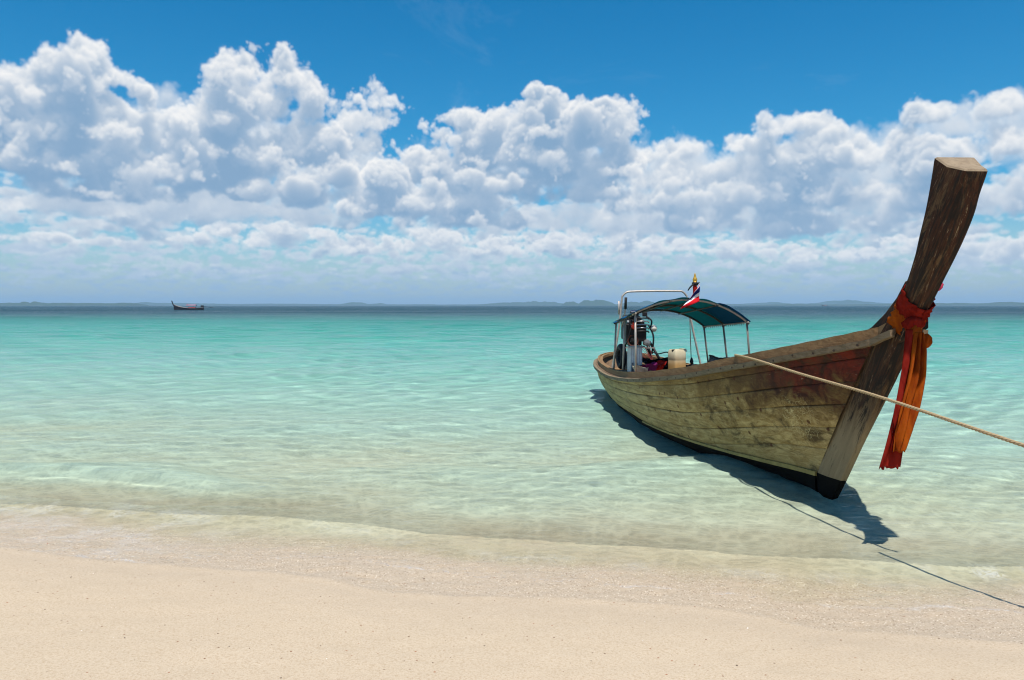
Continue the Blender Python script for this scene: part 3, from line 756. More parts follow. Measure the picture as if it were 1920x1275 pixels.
# inner skin and floor
for side in (-1, 1):
    P = np.array([[hull(i, u, side, -.05) for u in (0, .35, .7, 1.0)] for i in range(NS)])
    grid_mesh('inner_skin', P, W_IN, boat)
V = []; Fc = []
for i in range(NS):
    gx, gy, gz, bx, by, bz = HR[i]; u = min(.8, max(.02, (.30-bz)/(gz-bz)))
    a = hull(i, u, -1, -.045); b = hull(i, u, 1, -.045); V += [a, b]
for i in range(NS-1): Fc.append((2*i, 2*i+2, 2*i+3, 2*i+1))
mesh('floor', V, Fc, W_IN, boat, smooth=False)
# sheer: bulwark plank standing inside, rubbing strake outside with its nails
def sweep(name, sec, mat, i0=0, i1=NS, both=True, wob=.003, smooth=False):
    """sec: (outward, up) section swept along the sheer, right round the stern"""
    rings = []
    idx = list(range(i1-1, i0-1, -1))
    seq = [(-1, i) for i in idx]+([(1, i) for i in range(i0+1, i1)] if both else [])
    for side, i in seq:
        p = Vector(hull(i, 1, side)); n = Vector((HN[i][0], side*HN[i][1], 0)); w = wob*math.sin(i*1.7+side)
        rings.append([p+n*(a+w)+Vector((0, 0, b+w*.5)) for a, b in sec])
    if i1 == NS:                                   # the rails run on past the plank ends, on to the stem
        for end, side in ((0, -1), (-1, 1)):
            a = rings[end]; d1 = Vector((.14, 0, .045)); d2 = Vector((.27, -.012*side, .085))
            e = [[q+d2 for q in a], [q+d1 for q in a]]
            rings = e+rings if end == 0 else rings+e[::-1]
    return MB().loft(rings).build(name, mat, boat, smooth=False)
sweep('rubbing_strake', [(.0, -.052), (.050, -.048), (.055, .002), (.0, .006)], W_RUB)
sweep('sheer_shelf', [(-.075, -.02), (.0, -.02), (.0, .012), (-.075, .012)], W_IN)
sweep('bulwark_plank', [(-.072, .004), (-.034, .004), (-.038, .098), (-.076, .10)], W_RAIL)
sweep('inner_rail', [(-.14, .03), (-.080, .03), (-.080, .086), (-.14, .084)], W_RAIL)
nb = MB()
acc = 0; last = None
for side in (-1, 1):
    acc = 0; last = Vector(hull(0, 1, side))
    for i in range(1, NS):
        p = Vector(hull(i, 1, side)); acc += (p-last).length; last = p
        sp = .11 if i < 45 else .21
        if acc > sp:
            acc = 0; n = Vector((HN[i][0], side*HN[i][1], 0)); tt = Vector((-n.y, n.x, 0)); c = p+n*.0535+Vector((0, 0, -.024+.012*math.sin(i*2.7)))
            r = .011 if i > 45 else .006
            f = [c+tt*r*math.cos(a*math.tau/6)+Vector((0, 0, r*(1.0 if i > 45 else 2.8)*math.sin(a*math.tau/6))) for a in range(6)]
            nb.loft([f, [q+n*.004 for q in f]])
o = nb.build('nail_heads', NAILM, boat); o['kind'] = 'stuff'

# the stem: one curved timber, section narrowing to the fore edge
ST = [(-.10, -.26, -.07, .018, .012), (0.0, -.24, 0.0, .05, .03), (.20, -.175, .165, .090, .032), (.6, .10, .475, .09, .032), (.95, .40, .76, .09, .034), (1.3, .70, 1.04, .093, .038), (1.55, .915, 1.215, .10, .045),
      (1.75, 1.13, 1.355, .108, .052), (2.0, 1.345, 1.55, .118, .06), (2.3, 1.53, 1.765, .132, .07), (2.56, 1.65, 1.885, .138, .076), (2.75, 1.715, 1.965, .144, .081)]
SR = crom(ST, 60)
rings = []; srng = Lattice(77)
for n_, (z, xb, xf, hb, hf) in enumerate(SR):
    k = max(0, (z-2.3)/.45); dz = -.10*k
    w = lambda q: .006*float(srng(np.array([n_*.33]), np.array([q*3.1]))[0])*(z > 1.2)
    ch = .018
    rings.append([(xb+ch, -hb+w(1), z+dz*0+.07*k), (xb-.004, -(hb-ch)+w(8), z+.075*k), (xb, hb-ch+w(2), z+.075*k), (xb+ch, hb+w(3), z+.07*k), (xb+(xf-xb)*.5, (hb+hf)/2+.014+w(4), z-.01*k),
                  (xf-.012, hf+w(5), z-.055*k), (xf, hf-.012, z-.06*k), (xf, -hf+.012, z-.06*k), (xf-.012, -hf+w(6), z-.055*k), (xb+(xf-xb)*.5, -(hb+hf)/2-.014+w(7), z-.01*k)])
cut = next(i for i, s_ in enumerate(SR) if s_[0] > .02)
lowi = next(i for i, s_ in enumerate(SR) if s_[0] > .17)
def stem_piece(name, a, b, mat):
    V = [p for r in rings[a:b] for p in r]; n = 10; Fc = []
    for i in range(b-a-1):
        for j in range(n): Fc.append((i*n+j, i*n+(j+1) % n, (i+1)*n+(j+1) % n, (i+1)*n+j))
    Fc.append(tuple(range(n-1, -1, -1)))
    o = mesh(name, V, Fc, mat, boat); o.data.set_sharp_from_angle(angle=R(28)); return o
stem_piece('stem_foot', 0, lowi+1, BLACK)
stem_piece('stem_post', lowi, 60, W_STEM)
top = [Vector(p) for p in rings[-1]]; c = sum(top, Vector())/10
V = [tuple(p) for p in top]+[tuple(c+(p-c)*.93+Vector((.003, 0, .010))) for p in top]+[tuple(c+Vector((.003, 0, .012)))]
Fc = [(j, (j+1) % 10, 10+(j+1) % 10, 10+j) for j in range(10)]+[(10+j, 10+(j+1) % 10, 20) for j in range(10)]
cap = mesh('stem_head', V, Fc, W_END, boat, smooth=False)
ck = MB()
for a, l in ((.3, .06), (1.5, .05), (2.6, .07), (4.0, .05), (5.1, .06)):
    e = c+Vector((math.cos(a)*l, math.sin(a)*l*.8, .012-.35*math.cos(a)*l*0)); nn = Vector((0, 0, 0))
    zz = lambda p: c.z+.0145-(p.x-c.x)*.50
    p0 = Vector((c.x, c.y, 0)); p1 = Vector((e.x, e.y, 0)); dd = (p1-p0).normalized(); sd_ = Vector((-dd.y, dd.x, 0))*.004
    q = [p0+sd_, p0-sd_, p1]
    ck.add([(v.x, v.y, zz(v)) for v in q], [(0, 1, 2)])
# flush pale facing low on the stem and the knee that fills behind it at deck height
kn = MB(); prof = [(.30, 1.47), (.55, 1.54), (.78, 1.625), (.98, 1.74), (1.14, 1.86), (1.26, 1.99), (1.30, 1.90), (1.24, 1.55), (.95, 1.40)]
kn.loft([[(x, -.075, z) for x, z in prof], [(x, .075, z) for x, z in prof]]); kn.build('stem_knee', W_STEM, boat, bevel=.012)
# foredeck beam that crosses behind the stem and sticks out to port
bmx = MB().loft([[(x, y, z) for x, z in ((1.0-a, 1.60-b), (1.10+a*.5, 1.60-b), (1.10+a*.5, 1.70-a), (1.0-a, 1.70-a))] for y, a, b in ((-.02, .03, .02), (.17, .02, .0), (.215, -.01, -.02))]); bmx.build('bow_beam', BLACK, boat, bevel=.012)
# foredeck planks
for k in range(5):
    x0 = -.62+k*.25
    i = int(np.argmin(abs(HR[:, 0]-x0))); hb = HR[i, 1]-.07
    if hb > .06: MB().box((x0, 0, HR[i, 2]-.05), (.235, hb*2, .03)).build('deck_plank', W_IN, boat)
# thwarts and raised deck aft
for k in range(13):
    x0 = -6.7+k*.235
    i = int(np.argmin(abs(HR[:, 0]-x0))); MB().box((x0, 0, .60), (.22, (HR[i, 1]-.10)*2, .03)).build('deck_plank', W_IN, boat)
MB().box((-9.2, 0, .42), (.3, 1.25, .04)).build('stern_seat', W_RAIL, boat)
MB().loft([[(-9.60, .20*s_, -.35), (-9.10, .20*s_, -.35), (-9.10, .20*s_, .10), (-9.95, .20*s_, .17)] for s_ in (-1.95, -1.60)]).build('skeg', WHITEB, boat, bevel=.01)

# ------------------------------------------------------------------ canopy (a part of the boat; bars, posts and sheet are its pieces)
canopy = bpy.data.objects.new('canopy', None); COL.objects.link(canopy); canopy.parent = boat
XF, XM, XB = -4.45, -5.45, -6.4
def arch_pt(x, v, lift=0.0):
    """v -1 starboard .. +1 port"""
    f = (x-XB)/(XF-XB)
    zs = 1.50+.185*f; zp = 1.43+.12*f; za = 1.715+.165*f
    end = zs*(1-v)/2+zp*(1+v)/2
    hy = (.82+.08*f)*(1-v)/2+(.76+.06*f)*(1+v)/2
    return Vector((x, hy*v, end+(za-(zs+zp)/2)*(1-abs(v)**2.1)+lift))
for x in (XF, XM, XB):
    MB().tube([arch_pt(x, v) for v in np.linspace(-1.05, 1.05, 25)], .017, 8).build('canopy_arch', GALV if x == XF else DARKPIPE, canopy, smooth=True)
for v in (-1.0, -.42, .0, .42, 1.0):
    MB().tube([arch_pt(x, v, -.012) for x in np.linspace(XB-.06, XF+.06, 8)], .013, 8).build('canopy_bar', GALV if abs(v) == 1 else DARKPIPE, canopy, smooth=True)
def tarp(name, cloth, trans):
    t = NT(name); o = t.obj(); f = t.noise(o, 3, 6, .65); g = t.noise(t.scale(o, (8, 1.5, 1)), 3, 5, .6)
    c = t.mix(f, cloth, tuple(k*.55 for k in cloth)); ct = t.mix(g, trans, tuple(k*.45 for k in trans))
    nm = t.bump(g, .4, .02)
    a = t.n('BsdfDiffuse', Color=c, Normal=nm).outputs[0]; b = t.n('BsdfTranslucent', Color=ct, Normal=nm).outputs[0]
    return t.done(t.n('MixShader', i0=.5, i1=a, i2=b).outputs[0])
TEAL = tarp('blue_tarpaulin', (.03, .22, .50), (.045, .36, .28))
NAVY = tarp('doubled_blue_tarpaulin', (.02, .12, .40), (.006, .03, .10))
def sheet(name, x0, x1, v0, v1, mat, lift, nx=26, nv=60):
    l = Lattice(31); P = np.zeros((nx, nv, 3))
    for a, x in enumerate(np.linspace(x0, x1, nx)):
        for b, v in enumerate(np.linspace(v0, v1, nv)):
            p = arch_pt(x, v, lift); s = .012*float(l(np.array([x*3.]), np.array([v*5.]))[0])
            sag = -.018*math.sin(math.pi*((x-XB)/(XF-XB)*2 % 1))**2
            P[a, b] = (p.x, p.y, p.z+s+sag)
    o = grid_mesh(name, P, mat, canopy)
    m = o.modifiers.new('s', 'SOLIDIFY'); m.thickness = .003; return o
sheet('canopy_sheet', XB-.05, XF+.05, -1.09, 1.04, TEAL, .022)
sheet('canopy_patch', XM+.02, XF+.06, .45, 1.05, NAVY, .034)
lac = MB()
for v in (-1.02, 1.02):
    for x in np.linspace(XB, XF, 22):
        p = arch_pt(x, v, .0); lac.tube([p+Vector((0, 0, .03)), p+Vector((0, .014*np.sign(v), .0)), p+Vector((.03, 0, -.03))], .006, 5)
o = lac.build('lacing', DARKPIPE, canopy); o['kind'] = 'stuff'
def sheer_at(x, side, inset=.09, up=.05):
    i = int(np.argmin(abs(HR[8:, 0]-x)))+8; return Vector((x, side*(HR[i, 1]-inset), HR[i, 2]+up))
for x in (XF, XM, XB):
    for side in (-1, 1):
        top_ = arch_pt(x, side); foot = sheer_at(x, side)
        foot.y = foot.y if side > 0 else foot.y
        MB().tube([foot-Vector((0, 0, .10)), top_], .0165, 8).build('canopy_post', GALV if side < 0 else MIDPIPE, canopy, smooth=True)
# hoop of bent pipe behind the canopy
hx = -7.0
hp = [(hx, -.80, .50), (hx, -.66, 1.35), (hx, -.60, 1.90), (hx, -.575, 1.985), (hx, -.51, 2.04), (hx, -.42, 2.055), (hx, .0, 2.065), (hx, .46, 2.065), (hx, .55, 2.05), (hx, .61, 1.99), (hx, .635, 1.92), (hx, .74, 1.35), (hx, .92, .55)]
hoop = MB().tube([Vector(p) for p in crom(hp, 60)], .019, 10).build('pipe_hoop', GALV, boat, smooth=True)
MB().tube([(hx, -.655, 1.63), (hx, -.655, 1.88)], .016, 8).build('rod_holder', GALV, boat, smooth=True)
MB().tube([(hx+.25, .60, 1.78), (hx+.33, .62, .58)], .008, 6).build('stay_rope', DARKPIPE, boat, smooth=True)
MB().lathe([(.0, -.06), (.028, -.04), (.034, 0), (.02, .05), (.0, .07)], (hx+.325, .62, .78)).build('stay_weight', RUBBER, boat, smooth=True)

# ------------------------------------------------------------------ long-tail engine on its swivel post (part of the boat)
eng = bpy.data.objects.new('engine', None); COL.objects.link(eng); eng.parent = boat; eng.location = (-7.6, -.27, 1.33)
MB().box((0, 0, 0), (.62, .34, .40)).build('engine_block', IRON, eng, bevel=.03)
MB().box((.30, .0, -.05), (.06, .40, .34)).build('front_cover', IRON, eng, bevel=.02)
MB().box((-.02, -.03, .235), (.5, .25, .09)).build('rocker_cover', IRON, eng, bevel=.03)
MB().box((0, .0, -.24), (.52, .26, .12)).build('oil_sump', IRON, eng, bevel=.03)
MB().lathe([(.0, -.03), (.07, -.03), (.075, .0), (.075, .02), (.0, .03)], (.34, .02, .20), 'x').build('air_filter', IRON, eng, smooth=True, auto=40)
# ribbed intake pipes facing the bow
for k in range(5):
    z = .225-.062*k
    MB().tube([(.31, -.02, z-.02), (.36, .02, z), (.37, .12, z+.004), (.35, .22, z), (.30, .25, z-.02)], .014, 8).build('coolant_pipe', STEEL if k in (1, 2, 3) else IRON, eng, smooth=True)
MB().lathe([(.0, .05), (.035, .05), (.048, .03), (.048, -.06), (.03, -.075), (.0, -.075)], (.36, -.065, .06), 'x', 16).build('oil_filter', RUSTRED, eng, smooth=True, auto=40)
MB().lathe([(.0, .0), (.026, .0), (.026, .03), (.0, .03)], (.38, -.065, .13), 'x', 12).build('filter_cap', RUSTRED, eng, smooth=True, auto=40)
fl_ = MB()
pr = [(.085, -.012), (.105, -.02), (.105, .02), (.085, .012)]
ring = [[(.35+h, -.07+r*math.cos(a*math.tau/24), -.20+r*math.sin(a*math.tau/24)) for r, h in pr] for a in range(25)]
fl_.loft(ring, cap=False).build('pulley_ring', plain('rust_brown', (.12, .035, .02), .6), eng, smooth=True, auto=40)
MB().lathe([(.0, -.02), (.05, -.02), (.05, .02), (.0, .03)], (.35, -.07, -.20), 'x').build('pulley_hub', IRON, eng, smooth=True, auto=40)
al_ = MB().lathe([(.0, -.07), (.06, -.06), (.065, .05), (.05, .07), (.0, .08)], (.33, .20, -.24), 'x'); al_.build('alternator', STEEL, eng, smooth=True, auto=40)
MB().lathe([(.0, -.09), (.05, -.085), (.055, .06), (.02, .085), (.0, .09)], (.22, .0, .325), 'y').build('header_tank', plain('dark_blue_paint', (.01, .02, .06), .4), eng, smooth=True, auto=40)
MB().box((.22, .19, .30), (.08, .09, .09)).build('thermostat_housing', IRON, eng, bevel=.015)
for (y0, z0, y1, z1, r) in ((-.14, .22, -.20, -.28, .012), (.24, .1, .30, -.45, .018), (.20, .26, .27, .05, .016), (-.02, .2, -.12, .34, .012), (.1, -.3, .26, -.46, .014)):
    MB().tube([Vector(p) for p in crom([(.30, y0, z0), (.37, (y0+y1)/2+.05, (z0*.6+z1*.4)), (.34, y1, z1)], 12)], r, 8).build('hose', RUBBER, eng, smooth=True)
MB().box((.37, -.02, -.335), (.03, .74, .022)).build('engine_bearer', GALV, eng)
MB().lathe([(.0, -.065), (.045, -.055), (.068, .0), (.05, .05), (.0, .07)], (.33, .335, .03), 'z').build('expansion_bottle', plain('milky_plastic', (.66, .62, .52), .4), eng, smooth=True)
MB().box((.37, -.165, .165), (.02, .03, .035)).build('plug_lead_cap', plain('white_plastic', (.75, .75, .73), .4), eng)
sw_ = MB().box((0, 0, -.62), (.16, .16, .62)); sw_.build('swivel_post', IRON, eng, bevel=.01)
for s_ in (-1, 1): MB().tube([(.1, .22*s_+.05, -.28), (.18, .30*s_+.08, -.85)], .03, 8).build('mount_leg', IRON, eng, smooth=True)
MB().tube([(.25, .27, -.22), (.45, .50, -.68)], .026, 8).build('mount_leg', IRON, eng, smooth=True)
MB().tube([(.30, -.20, .40), (.32, -.195, .62)], .026, 10).build('tiller_grip', RUBBER, eng, smooth=True)
MB().tube([(-.1, -.19, .05), (.20, -.20, .25), (.30, -.20, .42)], .014, 8).build('tiller', GALV, eng, smooth=True)
MB().tube([(-.3, 0, -.05), (-1.2, .18, -.20), (-4.0, .78, -.66)], .04, 10).build('tail_shaft', GALV, eng, smooth=True)
cab = MB()
rr = random.Random(8)
for k in range(9):
    a = Vector((.30, rr.uniform(-.1, .3), rr.uniform(-.4, -.2))); b = Vector((.9+rr.uniform(-.2, .5), rr.uniform(.1, .45), -.72)); mid = (a+b)/2+Vector((rr.uniform(-.1, .3), rr.uniform(-.1, .15), rr.uniform(-.25, .05)))
    cab.tube([Vector(p) for p in crom([a, mid, b, b+Vector((.2, rr.uniform(-.2, .2), -.02))], 16)], .0045, 6)
o = cab.build('control_cables', plain('dull_red_cable', (.16, .02, .012), .6), eng, smooth=True); o['kind'] = 'stuff'
lp = [(.30, .20, -.36), (.5, .36, -.44), (.72, .50, -.40), (.85, .56, -.52), (.80, .50, -.64), (.6, .35, -.68)]
MB().tube([Vector(p) for p in crom(lp, 30)], .011, 8).build('fuel_hose', RUBBER, eng, smooth=True)

# ------------------------------------------------------------------ what lies in the boat
def bworld(x, y, z):
    M = Matrix.Rotation(BRZ, 4, 'Z'); v = M @ Vector((x, y, z)); return (v.x+BX, v.y+BY, v.z)
def onboat(name, label, cat, p, rz=0.0, group=None): return thing(name, label, cat, bworld(*p), BRZ+rz, group)
# jerrican
t_ = NT('yellowed_plastic'); o_ = t_.obj(); f_ = t_.noise(o_, 6, 5, .6); z_ = t_.xyz(o_)[2]
JP = t_.done(t_.bsdf(t_.mix(t_.math('MULTIPLY', t_.step(.46, .24, t_.math('ADD', z_, t_.math('MULTIPLY', t_.math('SUBTRACT', f_, .5), .25))), .9), (.62, .52, .33), (.46, .24, .06)), .45, spec=.4, Subsurface_Weight=0.0))
jc = onboat('jerrycan', 'yellowed white plastic jerrycan standing on the deck under the canopy', 'jerrycan', (-4.60, -.22, .616), .45)
def rbox_ring(hx_, hy_, z, r=.05, n=5):
    out = []
    for cx, cy, a0 in ((hx_-r, hy_-r, 0), (-hx_+r, hy_-r, 90), (-hx_+r, -hy_+r, 180), (hx_-r, -hy_+r, 270)):
        for k in range(n): a = R(a0+90*k/(n-1)); out.append((cx+r*math.cos(a), cy+r*math.sin(a), z))
    return out
rg = [rbox_ring(.125, .135, 0, .05), rbox_ring(.135, .145, .02, .05), rbox_ring(.135, .145, .30, .05), rbox_ring(.1325, .1425, .31, .05), rbox_ring(.1325, .1425, .33, .05), rbox_ring(.136, .146, .34, .05), rbox_ring(.134, .144, .44, .05), rbox_ring(.115, .125, .475, .045), rbox_ring(.06, .07, .48, .03)]
rg = [[(x*.76, y*.76, z*1.06) for x, y, z in r] for r in rg]
MB().loft(rg).build('body', JP, jc, smooth=True, auto=50)
MB().loft([[(x, .10, z) for x, z in ((-.08, .47), (-.06, .515), (.06, .515), (.08, .47), (.05, .47), (.04, .495), (-.04, .495), (-.05, .47))], [(x, .135, z) for x, z in ((-.08, .47), (-.06, .515), (.06, .515), (.08, .47), (.05, .47), (.04, .495), (-.04, .495), (-.05, .47))]]).build('handle', JP, jc)
MB().lathe([(.0, .47), (.034, .47), (.036, .505), (.0, .51)], (.02, -.075, 0), 'z', 14).build('cap', IRON, jc, smooth=True, auto=40)
# tyre fender, standing inside the starboard quarter
ty = onboat('tyre', 'black rubber tyre standing upright inside the stern rail beside the white tin box', 'tyre', (-6.55, -.70, .88), .06)
prf = []
for k in range(15):
    a = R(-140+k*20); prf.append((.165+.055*math.cos(a)*1.0+.01, .055*math.sin(a)))
tr_ = [[(r*math.cos(q*math.tau/36), h, r*math.sin(q*math.tau/36)) for r, h in prf] for q in range(37)]
MB().loft(tr_, cap=False, closed=False).build('tread', RUBBER, ty, smooth=True)
rim_ = [[((.150+dr)*math.cos(q*math.tau/36), h, (.150+dr)*math.sin(q*math.tau/36)) for dr, h in ((-.035, -.03), (.0, -.036), (.0, .036), (-.035, .03))] for q in range(37)]
MB().loft(rim_, cap=False).build('bead', RUBBER, ty, smooth=True, auto=40)
# white tin box with ribs
bx = onboat('tin_box', 'dented white sheet-metal box with upright ribs beside the tyre in the stern', 'box', (-4.95, -.80, .34), .0)
V = []; n = 17; Fc = []
ribs = MB()
pts = []
W2, D2, HH = .095, .10, .79
def rib_side(a, b, m):
    out = []
    for k in range(m):
        q = k/m; s = .006 if k % 2 else -.004; dx, dy = b[0]-a[0], b[1]-a[1]; l = math.hypot(dx, dy); out.append((a[0]+dx*q+dy/l*s, a[1]+dy*q-dx/l*s))
    return out
cs = [(-D2, -W2), (D2, -W2), (D2, W2), (-D2, W2)]
outl = []
for k in range(4): outl += rib_side(cs[k], cs[(k+1) % 4], 14 if k % 2 == 0 else 12)
MB().loft([[(x, y, z) for x, y in outl] for z in (0, .4, HH)]).build('body', WHITEB, bx)
MB().box((0, 0, HH+.012), (D2*2+.03, W2*2+.03, .025)).build('rim', plain('rust_white', (.42, .40, .36), .6, var=.8), bx, bevel=.004)
pn = MB()
for yy in (-.055, .005, .05): pn.box((D2+.008, yy, .42+.02*math.sin(yy*90)), (.004, .028, .24))
pn.build('worn_print', plain('faded_black_print', (.16, .17, .18), .7, var=.8, sc=30), bx)
# bundles of clothes
def bundle(name, label, p, size, seed, mats, rz=0.0, pname='cloth'):
    b = onboat(name, label, 'clothes', p, rz)
    for q, (m_, off, sc) in enumerate(mats):
        l = Lattice(seed+q); nu, nv = 26, 16; P = np.zeros((nv, nu+1, 3))
        for a in range(nv):
            th = math.pi*.5*(1-a/(nv-1))
            for c_ in range(nu+1):
                ph = c_/nu*math.tau; k = 1+.28*float(l(np.array([3+math.cos(ph)*1.6+a*.3]), np.array([3+math.sin(ph)*1.6]))[0])
                P[a, c_] = (off[0]+size[0]*sc*math.cos(ph)*math.cos(math.pi/2-th)*k, off[1]+size[1]*sc*math.sin(ph)*math.cos(math.pi/2-th)*k, off[2]+size[2]*sc*max(0, math.sin(math.pi/2-th))*0+size[2]*sc*math.sin(th)*0+size[2]*sc*(math.cos(th if False else (a/(nv-1))*math.pi/2))*k)
        grid_mesh(pname, P, m_, b)
    return b
WHC = plain('white_cotton', (.60, .54, .44), .9, spec=.1, var=.4); PUR = plain('purple_cotton', (.16, .015, .09), .9, spec=.1)
bundle('cloth_heap', 'crumpled red, purple and white clothes heaped on the deck behind the rail', (-4.70, -.62, .60), (.14, .17, .29), 41, [(CLOTHRED, (0, .08, 0), .95), (PUR, (.05, -.03, 0), .9), (WHC, (.07, -.14, 0), .8), (WHC, (.12, -.04, -.02), .75)])
bundle('dark_cloth_heap', 'dark clothes heaped on the deck between the engine and the jerrycan', (-5.65, -.18, .60), (.32, .34, .26), 51, [(CLOTHNAVY, (0, 0, 0), 1), (CLOTHNAVY, (.1, .2, 0), .8), (CLOTHNAVY, (.1, -.25, 0), .8)])
bundle('black_bag', 'soft black bag slumped on the deck beside the jerrycan', (-4.55, .10, .60), (.13, .17, .24), 61, [(RUBBER, (0, 0, 0), 1), (RUBBER, (.06, -.13, 0), .6)], pname='bag_body')
# grey cloth laced between the port posts
P = np.zeros((8, 40, 3)); l_ = Lattice(9)
for a in range(8):
    for b in range(40):
        x = XB+(XF-XB)*b/39; s_ = sheer_at(x, 1, .10, 0); h = .02+.31*a/7-.06*(b/39)*(a/7)-.025*math.sin(b/39*math.pi*2)**2*(a == 7)
        P[a, b] = (x, s_.y+.015*float(l_(np.array([x*4.]), np.array([a*.6]))[0]), s_.z+h)
grid_mesh('side_cloth', P, tarp('grey_side_cloth', (.17, .18, .21), (.05, .055, .07)), boat)
P2 = P[-1]
MB().tube([Vector(p)+Vector((0, 0, .005)) for p in P2[::2]], .014, 6).build('side_cloth_hem', CLOTHNAVY, boat, smooth=True)

# ------------------------------------------------------------------ flag and gilt finial on the front of the canopy
ap = arch_pt(XF, .02, .03)
fg = onboat('flag_finial', 'gilt-topped red finial standing at the peak of the canopy with a black ribbon', 'finial', tuple(ap))
MB().lathe([(.0, -.02), (.030, -.02), (.030, .14), (.034, .16), (.026, .19), (.036, .215), (.0, .217)], sides=14).build('shaft', CLOTHRED, fg, smooth=True, auto=40)
MB().lathe([(.0, .205), (.034, .207), (.040, .235), (.030, .25), (.033, .27), (.036, .285), (.028, .305), (.022, .315), (.016, .345), (.008, .375), (.0, .385)], sides=14).build('gilt_top', GOLD, fg, smooth=True, auto=40)
MB().lathe([(.034, .19), (.046, .20), (.046, .235), (.034, .245)], sides=14).build('ribbon_knot', RUBBER, fg, smooth=True)
MB().tube([(.03, -.03, .215), (.04, -.09, .16), (.04, -.12, .115)], [.016, .012, .009], 6).build('ribbon_tail', RUBBER, fg, smooth=True)
MB().tube([(.03, .03, .215), (.04, .06, .245)], [.012, .006], 6).build('ribbon_tail', RUBBER, fg, smooth=True)
FB = plain('flag_blue', (.012, .018, .13), .85, var=.2, spec=.1); FR = plain('flag_red', (.60, .012, .02), .85, var=.25, spec=.1); FWh = plain('flag_white', (.80, .78, .76), .85, var=.2, spec=.1)
fl = onboat('flag', 'small red, white and blue striped flag drooping from the finial on the canopy', 'flag', (ap.x+.10, ap.y+.02, ap.z+.10))
# droops down and to starboard: five stripes, as cloth bands running away from the staff
stripes = [(FR, 0, .05), (FWh, .05, .10), (FB, .10, .46), (FWh, .46, .68), (FR, .68, 1)]
def flagpt(h, v):
    """h along the fly 0..1, v across stripes 0 (red at the staff head) .. 1"""
    y = .01-h*(.15+.15*v); z = .11-.26*v-h*(.22-.10*v); x = .03+.016*math.sin(v*7+h*3)+.012*math.sin(h*9+v*4)
    return (x, y, z)
for m_, a, b in stripes:
    P = np.array([[flagpt(h, v) for h in np.linspace(0, 1, 14)] for v in np.linspace(a, b, 6)])
    o = grid_mesh('stripe', P, m_, fl); mo = o.modifiers.new('s', 'SOLIDIFY'); mo.thickness = .002

# ------------------------------------------------------------------ sash tied round the prow
def cotton(name, a, b, tr):
    t = NT(name); o = t.obj(); f = t.noise(t.scale(o, (1, 1, .25)), 22, 5, .6); g = t.noise(o, 2.5, 4, .6)
    c = t.mix(t.step(.35, .7, f), a, b); c = t.mix(t.math('MULTIPLY', t.step(.5, .75, g), .5), c, tuple(k*.45 for k in b))
    nm = t.bump(f, .5, .006)
    d_ = t.n('BsdfDiffuse', Color=c, Normal=nm).outputs[0]; e_ = t.n('BsdfTranslucent', Color=t.mix(.5, c, tr), Normal=nm).outputs[0]
    return t.done(t.n('MixShader', i0=.38, i1=d_, i2=e_).outputs[0])
ORANGE = cotton('orange_cotton', (.50, .115, .012), (.32, .055, .009), (.60, .17, .015))
CRIM = cotton('crimson_cotton', (.36, .030, .018), (.20, .014, .010), (.45, .03, .02))
sash = onboat('sash', 'orange and crimson cloth sash knotted round the neck of the prow, its ends hanging free', 'sash', (1.2, 0, 1.62))
def stem_at(z):
    z = min(max(z, -.4), 2.7); k = int(np.argmin(abs(SR[:, 0]-z))); return SR[k]
def wrap(name, mat, zl, zh, wdt, seed, puff):
    """band wound round the stem: zl height on the fore side, zh at the back"""
    n = 48; m = 10; P = np.zeros((m, n+1, 3)); l = Lattice(seed)
    for b in range(n+1):
        a = b/n*math.tau          # 0 = fore edge, pi = back
        cz = zl+(zh-zl)*(.5-.5*math.cos(a))
        for c_ in range(m):
            q = c_/(m-1); z = cz+(q-.5)*wdt*(.75+.25*abs(math.cos(a)))
            _, xb, xf, hb, hf = stem_at(z)
            cx, hx_ = (xb+xf)/2, (xf-xb)/2
            # rounded trapezoid of the timber, a little outside it
            ca, sa = math.cos(a), math.sin(a); p = 3.2
            rr_ = (abs(ca)**p+abs(sa)**p)**(-1/p)
            hy = hb+(hf-hb)*(.5+.5*ca*rr_)
            pf = puff+.007*math.sin(q*15+a*.7+seed)*(.6+.4*math.sin(a*1.5+seed))+.003*float(l(np.array([q*6.]), np.array([a*1.2]))[0])
            P[c_, b] = (cx+(hx_+pf)*ca*rr_-1.2, (hy+pf)*sa*rr_, z-1.62)
    o = grid_mesh(name, P, mat, sash); mo = o.modifiers.new('s', 'SOLIDIFY'); mo.thickness = .004; return o
wrap('orange_wrap', ORANGE, 1.60, 1.77, .15, 3, .024)
wrap('crimson_wrap', CRIM, 1.69, 1.91, .15, 6, .026)
def lump(name, mat, c, r, seed):
    l = Lattice(seed); nu, nv = 22, 12; P = np.zeros((nv, nu+1, 3))
    for a in range(nv):
        th = math.pi*a/(nv-1)
        for b in range(nu+1):
            ph = b/nu*math.tau; k = 1+.22*math.sin(ph*5+th*3+seed)*math.sin(th)+.15*float(l(np.array([th*2.]), np.array([math.cos(ph)*2+4]))[0])
            P[a, b] = (c[0]+r[0]*math.sin(th)*math.cos(ph)*k, c[1]+r[1]*math.sin(th)*math.sin(ph)*k, c[2]+r[2]*math.cos(th))
    return grid_mesh(name, P, mat, sash)
lump('crimson_knot', CRIM, (.125, -.05, .04), (.055, .065, .06), 1)
lump('orange_knot', ORANGE, (.15, -.05, -.045), (.045, .045, .085), 2)
lump('orange_loop', ORANGE, (.155, .035, -.085), (.028, .034, .055), 5)
